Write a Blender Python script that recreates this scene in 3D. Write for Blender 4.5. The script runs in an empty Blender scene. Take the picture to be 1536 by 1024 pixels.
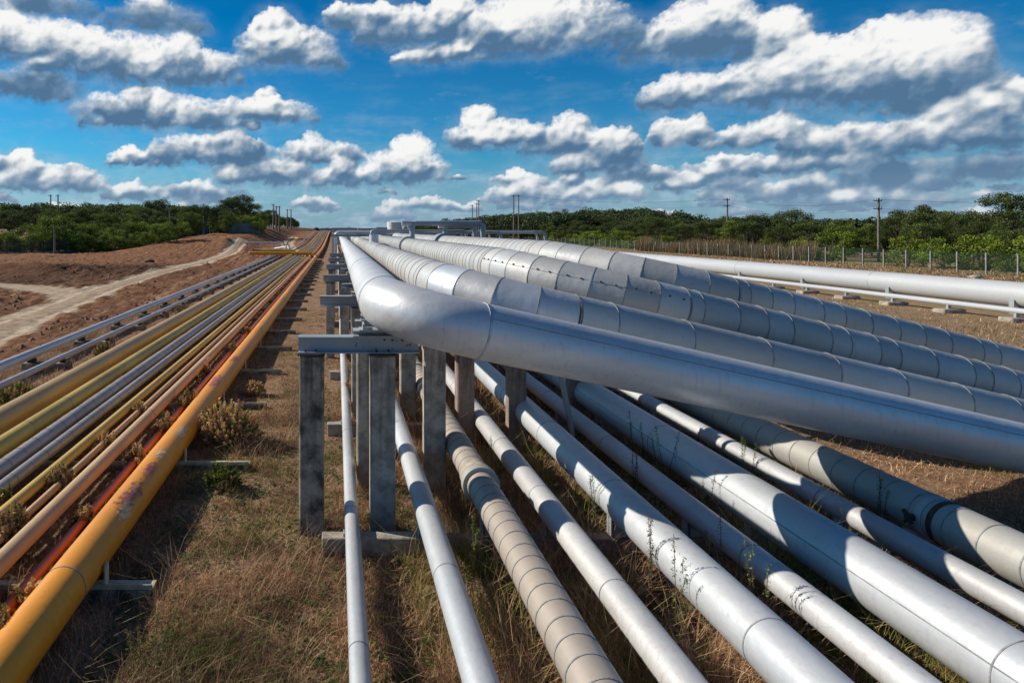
import bpy, math, random
import numpy as np
from mathutils import Vector, Matrix

rng = np.random.default_rng(7)
random.seed(7)
F = 1024.0; PX = 505.0; PY = 345.0; H = 3.5      # photo pixels: focal length, principal point; eye height in metres
R = math.radians
scene = bpy.context.scene
COL = scene.collection

# ------------------------------------------------------------------ node helpers
class NT:
    def __init__(s, tree): s.t = tree; s.n = tree.nodes; s.l = tree.links
    def node(s, typ, ins=None, **props):
        nd = s.n.new(typ)
        for k, v in props.items(): setattr(nd, k, v)
        if ins:
            for k, v in ins.items(): s.put(nd.inputs[k], v)
        return nd
    def put(s, sock, v):
        if isinstance(v, bpy.types.NodeSocket): s.l.new(v, sock)
        elif v is not None:
            if isinstance(v, (tuple, list)) and len(v) == 3 and sock.type == 'RGBA': v = (*v, 1)
            sock.default_value = v
    def m(s, op, a, b=None, c=None, clamp=False):
        nd = s.n.new('ShaderNodeMath'); nd.operation = op; nd.use_clamp = clamp
        s.put(nd.inputs[0], a)
        if b is not None: s.put(nd.inputs[1], b)
        if c is not None: s.put(nd.inputs[2], c)
        return nd.outputs[0]
    def v(s, op, a, b=None, c=None, out=0):
        nd = s.n.new('ShaderNodeVectorMath'); nd.operation = op
        s.put(nd.inputs[0], a)
        if b is not None: s.put(nd.inputs[3 if op == 'SCALE' else 1], b)
        if c is not None: s.put(nd.inputs[2], c)
        return nd.outputs[out]
    def noise(s, vec, scale, detail=4, rough=.5, dist=0, out=0):
        nd = s.node('ShaderNodeTexNoise', {'Vector': vec, 'Scale': scale, 'Detail': detail, 'Roughness': rough, 'Distortion': dist})
        return nd.outputs[out]
    def mix(s, f, a, b, mode='MIX'):
        nd = s.n.new('ShaderNodeMix'); nd.data_type = 'RGBA'; nd.blend_type = mode
        s.put(nd.inputs[0], f); s.put(nd.inputs[6], a); s.put(nd.inputs[7], b)
        return nd.outputs[2]
    def ramp(s, f, stops, interp='LINEAR'):
        nd = s.n.new('ShaderNodeValToRGB'); cr = nd.color_ramp; cr.interpolation = interp
        while len(cr.elements) < len(stops): cr.elements.new(1)
        for e, (p, c) in zip(cr.elements, stops):
            e.position = p; e.color = (*c, 1) if isinstance(c, tuple) else (c, c, c, 1)
        s.put(nd.inputs[0], f); return nd.outputs[0]
    def ss(s, x, a, b):
        nd = s.node('ShaderNodeMapRange', {'Value': x, 'From Min': a, 'From Max': b}, interpolation_type='SMOOTHSTEP')
        return nd.outputs[0]

def mat(name):
    m = bpy.data.materials.new(name); m.use_nodes = True
    t = NT(m.node_tree); t.b = m.node_tree.nodes['Principled BSDF']; t.out = m.node_tree.nodes['Material Output']
    t.pos = t.node('ShaderNodeNewGeometry').outputs['Position']
    t.nrm = t.node('ShaderNodeNewGeometry').outputs['Normal']
    return m, t
def bump(t, h, strength, dist):
    nd = t.node('ShaderNodeBump', {'Height': h, 'Strength': strength, 'Distance': dist}); t.put(t.b.inputs['Normal'], nd.outputs[0])

def metal_mat(name, base, metallic=.55, rough=.42, stain=(.30, .22, .22), stain_amt=.35, mottle=.12, drips=.15, speck=0.0, along='Y', dust=(.42, .38, .32), dust_amt=.15, rust=0.0, dent=.5):
    m, t = mat(name)
    sx = (1.0, .22, 1.0) if along == 'Y' else (.22, 1.0, 1.0)
    pv = t.v('MULTIPLY', t.pos, sx)
    n1 = t.noise(pv, 1.7, 6, .6); n2 = t.noise(t.pos, 9, 6, .65); n3 = t.noise(t.pos, 45, 3, .6)
    dv = t.v('MULTIPLY', t.pos, (14, 14, .8)); n4 = t.noise(dv, 1.6, 4, .6)
    c = t.mix(t.ss(n1, .3, .75), tuple(x * (1 - mottle) for x in base), tuple(min(1, x * (1 + mottle)) for x in base))
    c = t.v('MULTIPLY', c, t.node('ShaderNodeAttribute', attribute_name='col').outputs['Color'])
    c = t.mix(t.m('MULTIPLY', t.ss(n2, .55, .8), stain_amt), c, stain)
    c = t.mix(t.m('MULTIPLY', t.ss(n4, .5, .8), drips), c, tuple(x * .55 for x in base))
    nz = t.node('ShaderNodeSeparateXYZ', {0: t.nrm}).outputs[2]
    c = t.mix(t.m('MULTIPLY', t.m('MULTIPLY', t.ss(nz, .3, 1.0), t.ss(n2, .3, .7)), dust_amt), c, dust)
    if speck:
        c = t.mix(t.m('MULTIPLY', t.ss(n3, .66, .72), speck), c, (.05, .035, .03))
    if rust:
        rn = t.noise(t.pos, 16, 5, .7)
        xx = t.node('ShaderNodeSeparateXYZ', {0: t.pos}).outputs[0]
        c = t.mix(t.m('MULTIPLY', t.ss(rn, .60, .63), t.ss(xx, .0, .35)), c, (.04, .022, .015))
    t.put(t.b.inputs['Base Color'], c)
    t.put(t.b.inputs['Metallic'], metallic)
    t.put(t.b.inputs['Roughness'], t.m('ADD', t.m('MULTIPLY', n2, .25), rough - .12))
    n5 = t.noise(t.pos, 4.2, 3, .5)
    hh = t.m('ADD', t.m('ADD', t.m('MULTIPLY', n1, 1.0), t.m('MULTIPLY', n2, .25)), t.m('MULTIPLY', n5, dent))
    bump(t, hh, .4, .025)
    return m
def plain_mat(name, base, rough=.85, var=.3, scale=6, metallic=0, bumpd=.01, c2=None, stains=0):
    m, t = mat(name)
    n = t.noise(t.pos, scale, 7, .65); n2 = t.noise(t.pos, scale * 6, 4, .6)
    a = tuple(x * (1 - var) for x in base); b = c2 or tuple(min(1, x * (1 + var)) for x in base)
    c = t.mix(t.ss(n, .35, .65), a, b)
    c = t.mix(t.m('MULTIPLY', t.ss(n2, .45, .75), .35), c, tuple(x * .5 for x in base))
    if stains:
        st_ = t.noise(t.v('MULTIPLY', t.pos, (16, 16, 1.1)), 1.0, 5, .6); hz_ = t.ss(t.node('ShaderNodeSeparateXYZ', {0: t.pos}).outputs[2], .3, 2.0)
        c = t.mix(t.m('MULTIPLY', t.m('MULTIPLY', t.ss(st_, .42, .62), t.m('ADD', hz_, .25)), stains), c, (.045, .036, .026))
    t.put(t.b.inputs['Base Color'], c); t.put(t.b.inputs['Roughness'], rough); t.put(t.b.inputs['Metallic'], metallic)
    bump(t, t.m('ADD', n2, t.m('MULTIPLY', n, .7)), .7, bumpd)
    return m
def attr_mat(name, rough=.8, trans=.0, spec=.2, noisy=.25):
    m, t = mat(name)
    a = t.node('ShaderNodeAttribute', attribute_name='col').outputs['Color']
    oi = t.node('ShaderNodeObjectInfo').outputs['Random']
    n = t.noise(t.pos, 1.3, 3, .5)
    k = t.m('ADD', t.m('MULTIPLY', n, noisy * 2), 1 - noisy)
    c = t.v('SCALE', a, k)
    c = t.v('SCALE', c, t.m('ADD', t.m('MULTIPLY', oi, .35), .82))
    t.put(t.b.inputs['Base Color'], c); t.put(t.b.inputs['Roughness'], rough); t.put(t.b.inputs['Specular IOR Level'], spec)
    if trans:
        tr = t.node('ShaderNodeBsdfTranslucent', {'Color': c})
        mx = t.node('ShaderNodeMixShader', {0: trans}); t.l.new(t.b.outputs[0], mx.inputs[1]); t.l.new(tr.outputs[0], mx.inputs[2])
        t.l.new(mx.outputs[0], t.out.inputs[0])
    return m

# ------------------------------------------------------------------ object helpers
def tag(o, label=None, cat=None, group=None, kind=None):
    if label: o['label'] = label
    if cat: o['category'] = cat
    if group: o['group'] = group
    if kind: o['kind'] = kind
    return o
def empty(name, loc, label, cat, group=None):
    o = bpy.data.objects.new(name, None); COL.objects.link(o); o.location = loc; o.empty_display_size = .1
    return tag(o, label, cat, group)

class MB:
    """collects geometry, builds ONE mesh object"""
    def __init__(s): s.v = []; s.f = []; s.mi = []; s.sm = []; s.col = []
    def add(s, vs, fs, mi=0, smooth=False, col=None):
        b = len(s.v); s.v += [tuple(p) for p in vs]
        s.f += [tuple(i + b for i in f) for f in fs]; s.mi += [mi] * len(fs); s.sm += [smooth] * len(fs)
        s.col += [col or (1, 1, 1)] * len(vs)
        return s
    def box(s, x0, x1, y0, y1, z0, z1, mi=0, bev=0.0):
        if bev:
            b = bev
            vs = []
            for z, i in ((z0, b), (z0 + b, 0), (z1 - b, 0), (z1, b)):
                vs += [(x0 + b, y0 + i, z), (x1 - b, y0 + i, z), (x1 - i, y0 + b, z), (x1 - i, y1 - b, z), (x1 - b, y1 - i, z), (x0 + b, y1 - i, z), (x0 + i, y1 - b, z), (x0 + i, y0 + b, z)]
            fs = [tuple(range(7, -1, -1)), tuple(range(24, 32))]
            for k in range(3):
                for j in range(8): fs.append((k * 8 + j, k * 8 + (j + 1) % 8, k * 8 + 8 + (j + 1) % 8, k * 8 + 8 + j))
            return s.add(vs, fs, mi)
        vs = [(x, y, z) for z in (z0, z1) for (x, y) in ((x0, y0), (x1, y0), (x1, y1), (x0, y1))]
        return s.add(vs, [(3, 2, 1, 0), (4, 5, 6, 7), (0, 1, 5, 4), (1, 2, 6, 5), (2, 3, 7, 6), (3, 0, 4, 7)], mi)
    def tube(s, pts, r, n=12, mi=0, caps=True, col=None):
        """swept circle, mitred at the corners; r is a number or one radius per point"""
        rings = rings_of(pts, r, n)
        vs = [p for ring in rings for p in ring]; fs = []
        for k in range(len(rings) - 1):
            for j in range(n):
                fs.append((k * n + j, k * n + (j + 1) % n, (k + 1) * n + (j + 1) % n, (k + 1) * n + j))
        s.add(vs, fs, mi, True, col)
        if caps:
            s.add(rings[0], [tuple(range(n - 1, -1, -1))], mi, False, col); s.add(rings[-1], [tuple(range(n))], mi, False, col)
        return s
    def build(s, name, mats, parent=None, color=True):
        me = bpy.data.meshes.new(name); me.from_pydata(s.v, [], s.f)
        for m in (mats if isinstance(mats, (list, tuple)) else [mats]): me.materials.append(m)
        me.polygons.foreach_set('material_index', s.mi); me.polygons.foreach_set('use_smooth', s.sm)
        if color:
            at = me.attributes.new('col', 'FLOAT_COLOR', 'POINT')
            at.data.foreach_set('color', np.c_[np.array(s.col, dtype=np.float32), np.ones(len(s.col), np.float32)].ravel())
        me.update()
        o = bpy.data.objects.new(name, me); COL.objects.link(o)
        if parent:
            o.parent = parent; off = Vector((0, 0, 0)); q = parent
            while q: off += Vector(q.location); q = q.parent
            me.transform(Matrix.Translation(-off))
        return o

def rings_of(pts, r, n):
    P = [Vector(p) for p in pts]; N = len(P)
    rr = list(r) if isinstance(r, (list, tuple)) else [r] * N
    d = [(P[i + 1] - P[i]).normalized() for i in range(N - 1)]
    up = Vector((0, 0, 1)) if abs(d[0].z) < .9 else Vector((1, 0, 0))
    side = d[0].cross(up).normalized(); upv = side.cross(d[0]).normalized()
    rings = []
    for i in range(N):
        di = d[i - 1] if i > 0 else d[0]; dn = d[i] if i < N - 1 else d[-1]
        if i > 0 and i - 1 >= 1:
            q = d[i - 2].rotation_difference(di); side = q @ side; upv = q @ upv
        elif i == 0: pass
        nb = (di + dn).normalized(); ring = []
        for j in range(n):
            a = 2 * math.pi * j / n
            o = (side * math.cos(a) + upv * math.sin(a)) * rr[i]
            o = o - di * (o.dot(nb) / di.dot(nb))
            ring.append(P[i] + o)
        rings.append(ring)
    return rings

def fillet(pts, rads, seg=6):
    """round the corners of a polyline"""
    P = [Vector(p) for p in pts]; out = [P[0]]
    for i in range(1, len(P) - 1):
        rd = rads[i - 1]
        if rd <= 0: out.append(P[i]); continue
        a = (P[i - 1] - P[i]).normalized(); b = (P[i + 1] - P[i]).normalized()
        ang = a.angle(b); tl = rd / math.tan(ang / 2)
        c = P[i] + (a + b).normalized() * (rd / math.sin(ang / 2))
        s0 = P[i] + a * tl - c; s1 = P[i] + b * tl - c; tot = s0.angle(s1)
        ax = s0.cross(s1).normalized()
        for k in range(seg + 1): out.append(c + Matrix.Rotation(tot * k / seg, 3, ax) @ s0)
    out.append(P[-1]); return out

def at(px, py, z):                # photo pixel -> point of the plane at height z (used once, to work out where things stand)
    Y = F * (H - z) / (py - PY); return Vector(((px - PX) * Y / F, Y, z))

def np_mesh(name, V, T, mats, C=None, parent=None, mi=None, smooth=False):
    """mesh from numpy triangles / quads"""
    me = bpy.data.meshes.new(name)
    k = T.shape[1]
    me.vertices.add(len(V)); me.vertices.foreach_set('co', V.astype(np.float32).ravel())
    me.loops.add(T.size); me.loops.foreach_set('vertex_index', T.astype(np.int32).ravel())
    me.polygons.add(len(T)); me.polygons.foreach_set('loop_start', np.arange(0, T.size, k, dtype=np.int32))
    try: me.polygons.foreach_set('loop_total', np.full(len(T), k, dtype=np.int32))
    except Exception: pass
    for m in (mats if isinstance(mats, (list, tuple)) else [mats]): me.materials.append(m)
    if mi is not None: me.polygons.foreach_set('material_index', mi.astype(np.int32))
    me.polygons.foreach_set('use_smooth', np.full(len(T), smooth))
    if C is not None:
        a = me.attributes.new('col', 'FLOAT_COLOR', 'POINT')
        a.data.foreach_set('color', np.c_[C, np.ones(len(C))].astype(np.float32).ravel())
    me.update(calc_edges=True); me.validate()
    o = bpy.data.objects.new(name, me); COL.objects.link(o)
    if parent: o.parent = parent
    return o

# ------------------------------------------------------------------ numpy noise
_G = rng.random((256, 256))
def vnoise(x, y):
    xi = np.floor(x).astype(int); yi = np.floor(y).astype(int); fx = x - xi; fy = y - yi
    fx = fx * fx * (3 - 2 * fx); fy = fy * fy * (3 - 2 * fy)
    g = lambda a, b: _G[a & 255, b & 255]
    return (g(xi, yi) * (1 - fx) + g(xi + 1, yi) * fx) * (1 - fy) + (g(xi, yi + 1) * (1 - fx) + g(xi + 1, yi + 1) * fx) * fy
def fbm(x, y, o=5, p=.5):
    s = 0; a = 1; t = 0
    for k in range(o):
        s = s + a * vnoise(x * 2 ** k + 17 * k, y * 2 ** k + 31 * k); t += a; a *= p
    return s / t
def sstep(a, b, x):
    t = np.clip((x - a) / (b - a), 0, 1); return t * t * (3 - 2 * t)
def dist_poly(X, Y, pts):
    d = np.full(np.shape(X), 1e9)
    for (x0, y0), (x1, y1) in zip(pts[:-1], pts[1:]):
        L = (x1 - x0) ** 2 + (y1 - y0) ** 2
        t = np.clip(((X - x0) * (x1 - x0) + (Y - y0) * (y1 - y0)) / L, 0, 1)
        d = np.minimum(d, np.hypot(X - x0 - t * (x1 - x0), Y - y0 - t * (y1 - y0)))
    return d

# ------------------------------------------------------------------ terrain
ROAD1 = [(-9.5, 6), (-10.8, 17), (-12, 24.4), (-12.7, 29), (-13.8, 37.7), (-14.6, 49), (-15.0, 63), (-15.2, 83), (-16.4, 108), (-18, 130)]
ROAD2 = [(-13.6, 36), (-17.5, 41), (-22, 44.5), (-30, 48), (-48, 53)]
ROAD3 = [(-5.0, 95), (-8, 118), (-11, 150), (-12, 190)]
def base_z(X, Y):
    X = np.asarray(X, float); Y = np.asarray(Y, float)
    z = 2.7 * sstep(105, 260, Y) * (1 - sstep(-1, 4, X))
    z = z + 2.1 * sstep(-13, -20, X) * sstep(90, 132, Y) * (1 - sstep(-27, -38, X) * (1 - sstep(150, 190, Y)))
    z = z + 5.5 * sstep(45, 110, X) * sstep(140, 330, Y)
    return z
def soil_mask(X, Y):
    edge = -8.1 + .5 * (fbm(X * .7 + 3, Y * .7, 4) - .5)
    m = sstep(.25, -.25, X - edge)
    m = m * (1 - sstep(-40, -46, X + 3 * (fbm(X * .1, Y * .1, 3) - .5) - .22 * np.minimum(0, 100 - Y) * 0))
    far = sstep(80, 95, Y) * (X < -2)
    m = np.maximum(m, far * (X > -60))
    return m
def terrain_z(X, Y):
    X = np.asarray(X, float); Y = np.asarray(Y, float)
    z = base_z(X, Y); s = soil_mask(X, Y); rd = np.exp(-(np.minimum(dist_poly(X, Y, ROAD1), dist_poly(X, Y, ROAD2)) / 1.3) ** 4)
    lump = (fbm(X * .25, Y * .25, 3) - .5) * .55 + (fbm(X * 1.3, Y * 1.3, 4, .6) - .5) * .34
    dd1 = dist_poly(X, Y, ROAD1)
    lump = lump + .055 * np.sin(dd1 * 6.283 / .95 + 2.5 * fbm(X * .5, Y * .2, 3)) * sstep(.42, .58, fbm(X * .3 + 9, Y * .12, 3)) * (Y < 120)
    for mx, my, ms, mh in ((-10.8, 96, 1.6, .5), (-15.5, 112, 2.6, 1.0), (-19, 118, 3, 1.1), (-24, 57, 3.5, .55), (-17, 62, 2.5, .4), (-30, 63, 4, .5)):
        lump = lump + .6 * mh * np.exp(-(((X - mx) / ms) ** 2 + ((Y - my) / (ms * 1.3)) ** 2)) * (.6 + .9 * fbm(X * 1.1, Y * 1.1, 4, .65))
    rid = np.abs(fbm(X * .9 + 5, Y * .35, 4, .55) - .5) * -.35
    dark = np.exp(-(((X + 21) / 9) ** 2 + ((Y - 58) / 8) ** 2))
    z = z + s * (1 - .85 * rd) * (lump + rid * 1.0 + dark * (.5 * fbm(X * .8, Y * .8, 4, .65) - .1)) * sstep(-8.4, -10, X) * sstep(250, 60, Y)
    d1 = dist_poly(X, Y, ROAD1)
    z = z - .05 * rd - .05 * s * (np.exp(-((d1 - .75) / .16) ** 2))
    z = z + (1 - s) * .05 * (fbm(X * 1.1, Y * 1.1, 4, .6) - .5)
    return z

def build_ground():
    def seg(a, b, d): return list(np.arange(a, b, d))
    xs = [-4000, -2000, -1000, -500, -300, -200, -150, -120, -100, -85, -75, -68] + seg(-62, -45, 1.0) + seg(-45, -24, .45) + seg(-24, -7.6, .16) + seg(-7.6, 10, .14) + seg(10, 24, .5) + seg(24, 62, 1.2) + list(np.geomspace(62, 4000, 40))
    ys = [-3000, -500, -60, -10, 0, 2, 3] + seg(3.5, 12, .1)
    y = 12.0
    while y < 320: ys.append(y); y += .1 if y < 14 else y * .0085
    ys += list(np.geomspace(325, 6000, 60))
    xs = np.array(xs); ys = np.array(ys)
    X, Y = np.meshgrid(xs, ys); Z = terrain_z(X, Y)
    V = np.stack([X, Y, Z], -1).reshape(-1, 3); nx = len(xs)
    i = (np.arange(len(ys) - 1)[:, None] * nx + np.arange(nx - 1)[None]).ravel()
    T = np.stack([i, i + 1, i + nx + 1, i + nx], 1)
    s = soil_mask(X, Y)
    d1 = dist_poly(X, Y, ROAD1); d2 = dist_poly(X, Y, ROAD2); d3 = dist_poly(X, Y, ROAD3)
    wob = (fbm(X * .8, Y * .5, 4) - .5) * 1.1
    road = np.maximum(np.maximum(sstep(1.5, .75, d1 + wob), .75 * sstep(1.9, .9, d2 + wob)), .8 * sstep(.9, .3, np.abs(d3 - .8) + wob * .5))
    rut = np.exp(-((d1 - .75) / .22) ** 2) * .8
    for o_, k_ in ((2.7, .45), (4.1, .5), (5.6, .35), (8.0, .4), (9.4, .4)):
        road = np.maximum(road, k_ * np.exp(-((d1 + .7 * wob - o_) / .28) ** 2) * sstep(.38, .58, fbm(X * .12 + o_, Y * .06, 3)))
    road = np.clip(road - .35 * (1 - rut) * (d1 < .55), 0, 1) * s
    dark = 1.2 * np.exp(-(((X + 20 + .15 * (Y - 50)) / 9) ** 2 + ((Y - 60) / 9) ** 2)) + np.exp(-(((X + 24) / 8) ** 2 + ((Y - 46) / 5) ** 2))
    C = np.stack([s, road, np.clip(dark, 0, 1)], -1).reshape(-1, 3)
    m, t = mat('ground_soil_and_dry_grass')
    a = t.node('ShaderNodeAttribute', attribute_name='col').outputs['Color']
    sp = t.node('ShaderNodeSeparateColor', {0: a}); S, RD, DK = sp.outputs
    big = t.noise(t.pos, .35, 5, .6); mid = t.noise(t.pos, 2.2, 6, .65); fine = t.noise(t.pos, 14, 6, .7); fin2 = t.noise(t.pos, 60, 4, .7)
    lines = t.noise(t.v('MULTIPLY', t.pos, (4.5, .35, 1)), 1.0, 4, .6, dist=1.2)
    soil = t.ramp(t.m('ADD', t.m('MULTIPLY', mid, .6), t.m('MULTIPLY', lines, .4)), [(.36, (.13, .052, .024)), (.5, (.36, .165, .08)), (.62, (.54, .29, .16))])
    soil = t.mix(t.m('MULTIPLY', DK, t.ss(mid, .35, .6)), soil, (.045, .026, .017))
    soil = t.mix(t.m('MULTIPLY', t.ss(fine, .52, .62), .65), soil, (.08, .04, .024))
    roadc = t.mix(t.ss(mid, .35, .65), (.56, .42, .28), (.82, .66, .48))
    soil = t.mix(t.m('MULTIPLY', RD, t.ss(t.m('ADD', fine, RD), .7, 1.2)), soil, roadc)
    gr = t.ramp(fine, [(.3, (.12, .07, .04)), (.5, (.34, .21, .125)), (.7, (.55, .37, .23))])
    gr = t.mix(t.m('MULTIPLY', t.ss(big, .5, .68), t.ss(mid, .4, .6)), gr, (.10, .105, .03))
    gr = t.mix(t.m('MULTIPLY', t.ss(fin2, .55, .7), .5), gr, (.05, .03, .02))
    gr = t.mix(t.m('MULTIPLY', t.ss(t.noise(t.pos, 1.5, 5, .6), .5, .66), .55), gr, (.15, .075, .045))
    px = t.node('ShaderNodeSeparateXYZ', {0: t.pos})
    farfield = t.ss(px.outputs[0], 9, 14)
    strip = t.mix(t.ss(t.m('ADD', mid, t.m('MULTIPLY', big, .6)), .72, .95), (.36, .24, .15), (.24, .21, .08))
    gr = t.mix(t.m('MULTIPLY', farfield, .7), gr, strip)
    c = t.mix(S, gr, soil)
    t.put(t.b.inputs['Base Color'], c); t.put(t.b.inputs['Roughness'], .95); t.put(t.b.inputs['Specular IOR Level'], .1)
    cl = t.noise(t.v('MULTIPLY', t.pos, (1, .55, 1)), 1.6, 8, .72)
    hh = t.m('ADD', t.m('MULTIPLY', t.m('MULTIPLY', cl, S), t.m('SUBTRACT', 1.0, t.m('MULTIPLY', RD, .8))), t.m('MULTIPLY', t.m('MULTIPLY', lines, S), .35))
    b1 = t.node('ShaderNodeBump', {'Height': hh, 'Strength': 1.0, 'Distance': .55})
    b2 = t.node('ShaderNodeBump', {'Height': t.m('ADD', t.m('MULTIPLY', fine, .8), t.m('MULTIPLY', fin2, .4)), 'Strength': .9, 'Distance': .06, 'Normal': b1.outputs[0]})
    t.put(t.b.inputs['Normal'], b2.outputs[0])
    o = np_mesh('ground', V, T, m, C, smooth=True); tag(o, kind='structure')
build_ground()

# ------------------------------------------------------------------ materials
M = {}
M['silver'] = metal_mat('silver_paint', (.60, .615, .63), .28, .48, stain=(.44, .33, .31), stain_amt=.5, mottle=.13, drips=.25, speck=.12, dent=.9)
M['silver_worn'] = metal_mat('worn_silver_paint', (.59, .595, .60), .25, .5, stain=(.50, .31, .27), stain_amt=.75, mottle=.16, drips=.3, speck=.35, dent=1.0)
M['elevated'] = metal_mat('silver_paint_brushed', (.72, .72, .72), .3, .45, stain=(.55, .36, .38), stain_amt=.5, mottle=.12, drips=.42, along='X')
M['clad'] = metal_mat('grey_sheet_cladding', (.50, .495, .475), .15, .55, stain=(.40, .35, .28), stain_amt=.6, mottle=.10, drips=.3, along='X', speck=.2, dent=1.0)
M['clad_dull'] = metal_mat('dull_beige_cladding', (.43, .41, .37), .2, .55, stain=(.34, .29, .24), stain_amt=.5, mottle=.1, drips=.15, speck=.2)
M['clad_tan'] = metal_mat('tan_sheet_cladding', (.45, .375, .31), .18, .55, stain=(.38, .24, .19), stain_amt=.5, mottle=.12, drips=.2, speck=.3)
M['white'] = metal_mat('white_pipe_paint', (.50, .51, .52), .05, .5, stain=(.5, .5, .5), stain_amt=.25, mottle=.05, drips=.15)
M['seam'] = plain_mat('dark_seam', (.31, .31, .30), .6, .3, 10, .1)
M['seam_light'] = plain_mat('bright_seam', (.55, .57, .6), .4, .15, 10, .5)
M['steel'] = metal_mat('grey_blue_steel_paint', (.36, .38, .40), .15, .5, stain=(.2, .15, .12), stain_amt=.3, mottle=.1, drips=.2, dust_amt=.1)
M['steel_rust'] = metal_mat('rusting_steel_paint', (.38, .42, .46), .2, .5, stain=(.2, .15, .12), stain_amt=.3, mottle=.1, drips=.2, rust=1.1, dust_amt=.1)
M['orange'] = metal_mat('orange_paint', (.80, .29, .012), .0, .45, stain=(.55, .17, .03), stain_amt=.6, mottle=.18, drips=.35, dust=(.75, .40, .05), dust_amt=.2, speck=.1)
M['ochre'] = metal_mat('ochre_paint', (.56, .35, .12), .0, .45, stain=(.36, .18, .06), stain_amt=.4, mottle=.12, drips=.2, speck=.25)
M['peach'] = metal_mat('faded_peach_paint', (.66, .40, .19), .0, .5, stain=(.6, .25, .08), stain_amt=.4, mottle=.12, drips=.25, speck=.2)
M['olive'] = metal_mat('olive_yellow_paint', (.55, .37, .055), .0, .5, stain=(.25, .21, .05), stain_amt=.7, mottle=.25, drips=.4, speck=.2)
M['yellow'] = metal_mat('yellow_paint', (.70, .44, .07), .0, .5, stain=(.4, .26, .08), stain_amt=.4, mottle=.15, drips=.25, speck=.25)
M['purple'] = metal_mat('purple_grey_cladding', (.40, .345, .31), .2, .45, stain=(.22, .15, .15), stain_amt=.5, mottle=.15, drips=.2, speck=.2)
M['red'] = metal_mat('red_paint', (.60, .13, .03), .0, .4, stain=(.35, .08, .08), stain_amt=.5, mottle=.15, drips=.2, speck=.15)
M['concrete'] = plain_mat('weathered_concrete', (.38, .32, .26), .9, .3, 5, c2=(.52, .45, .37), stains=.32)
M['concrete_dark'] = plain_mat('lichen_stained_concrete', (.15, .115, .085), .9, .5, 4, c2=(.46, .38, .29), stains=.5)
M['concrete_red'] = plain_mat('red_stained_concrete', (.34, .27, .22), .9, .3, 3, c2=(.42, .28, .23), stains=.6)
M['pale_green'] = plain_mat('pale_green_paint', (.56, .60, .40), .7, .3, 8, c2=(.70, .62, .42))
M['wood_pole'] = plain_mat('weathered_pole', (.20, .17, .14), .9, .25, 3)
M['fence_post'] = plain_mat('fence_post_concrete', (.27, .265, .255), .9, .2, 3)
M['fence_dark'] = plain_mat('dark_fence_post', (.07, .075, .07), .8, .2, 3)
M['black'] = plain_mat('black_wire', (.05, .05, .055), .6, .1, 3)
M['rust'] = plain_mat('rusty_brown_steel', (.09, .045, .03), .9, .3, 8)
M['bark'] = plain_mat('bark', (.10, .075, .055), .95, .3, 4)
M['leaf'] = attr_mat('leaves', .7, .18, .25, .2)
M['grassm'] = attr_mat('dry_grass_blades', .85, .25, .1, .15)
M['panel_green'] = plain_mat('grey_green_sheet', (.15, .17, .145), .6, .2, 1.5)
M['tank'] = plain_mat('white_tank_paint', (.75, .75, .74), .5, .05, 1)
M['roof_red'] = plain_mat('red_roof', (.35, .10, .06), .8, .2, 1)

def mesh_fence_mat(name, col, op):
    m, t = mat(name)
    tr = t.node('ShaderNodeBsdfTransparent'); t.put(t.b.inputs['Base Color'], col); t.put(t.b.inputs['Roughness'], .7)
    mx = t.node('ShaderNodeMixShader', {0: op}); t.l.new(tr.outputs[0], mx.inputs[1]); t.l.new(t.b.outputs[0], mx.inputs[2]); t.l.new(mx.outputs[0], t.out.inputs[0])
    return m
M['mesh_green'] = mesh_fence_mat('green_wire_mesh', (.05, .12, .08), .12)
M['mesh_dark'] = mesh_fence_mat('dark_wire_mesh', (.04, .05, .04), .4)

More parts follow.
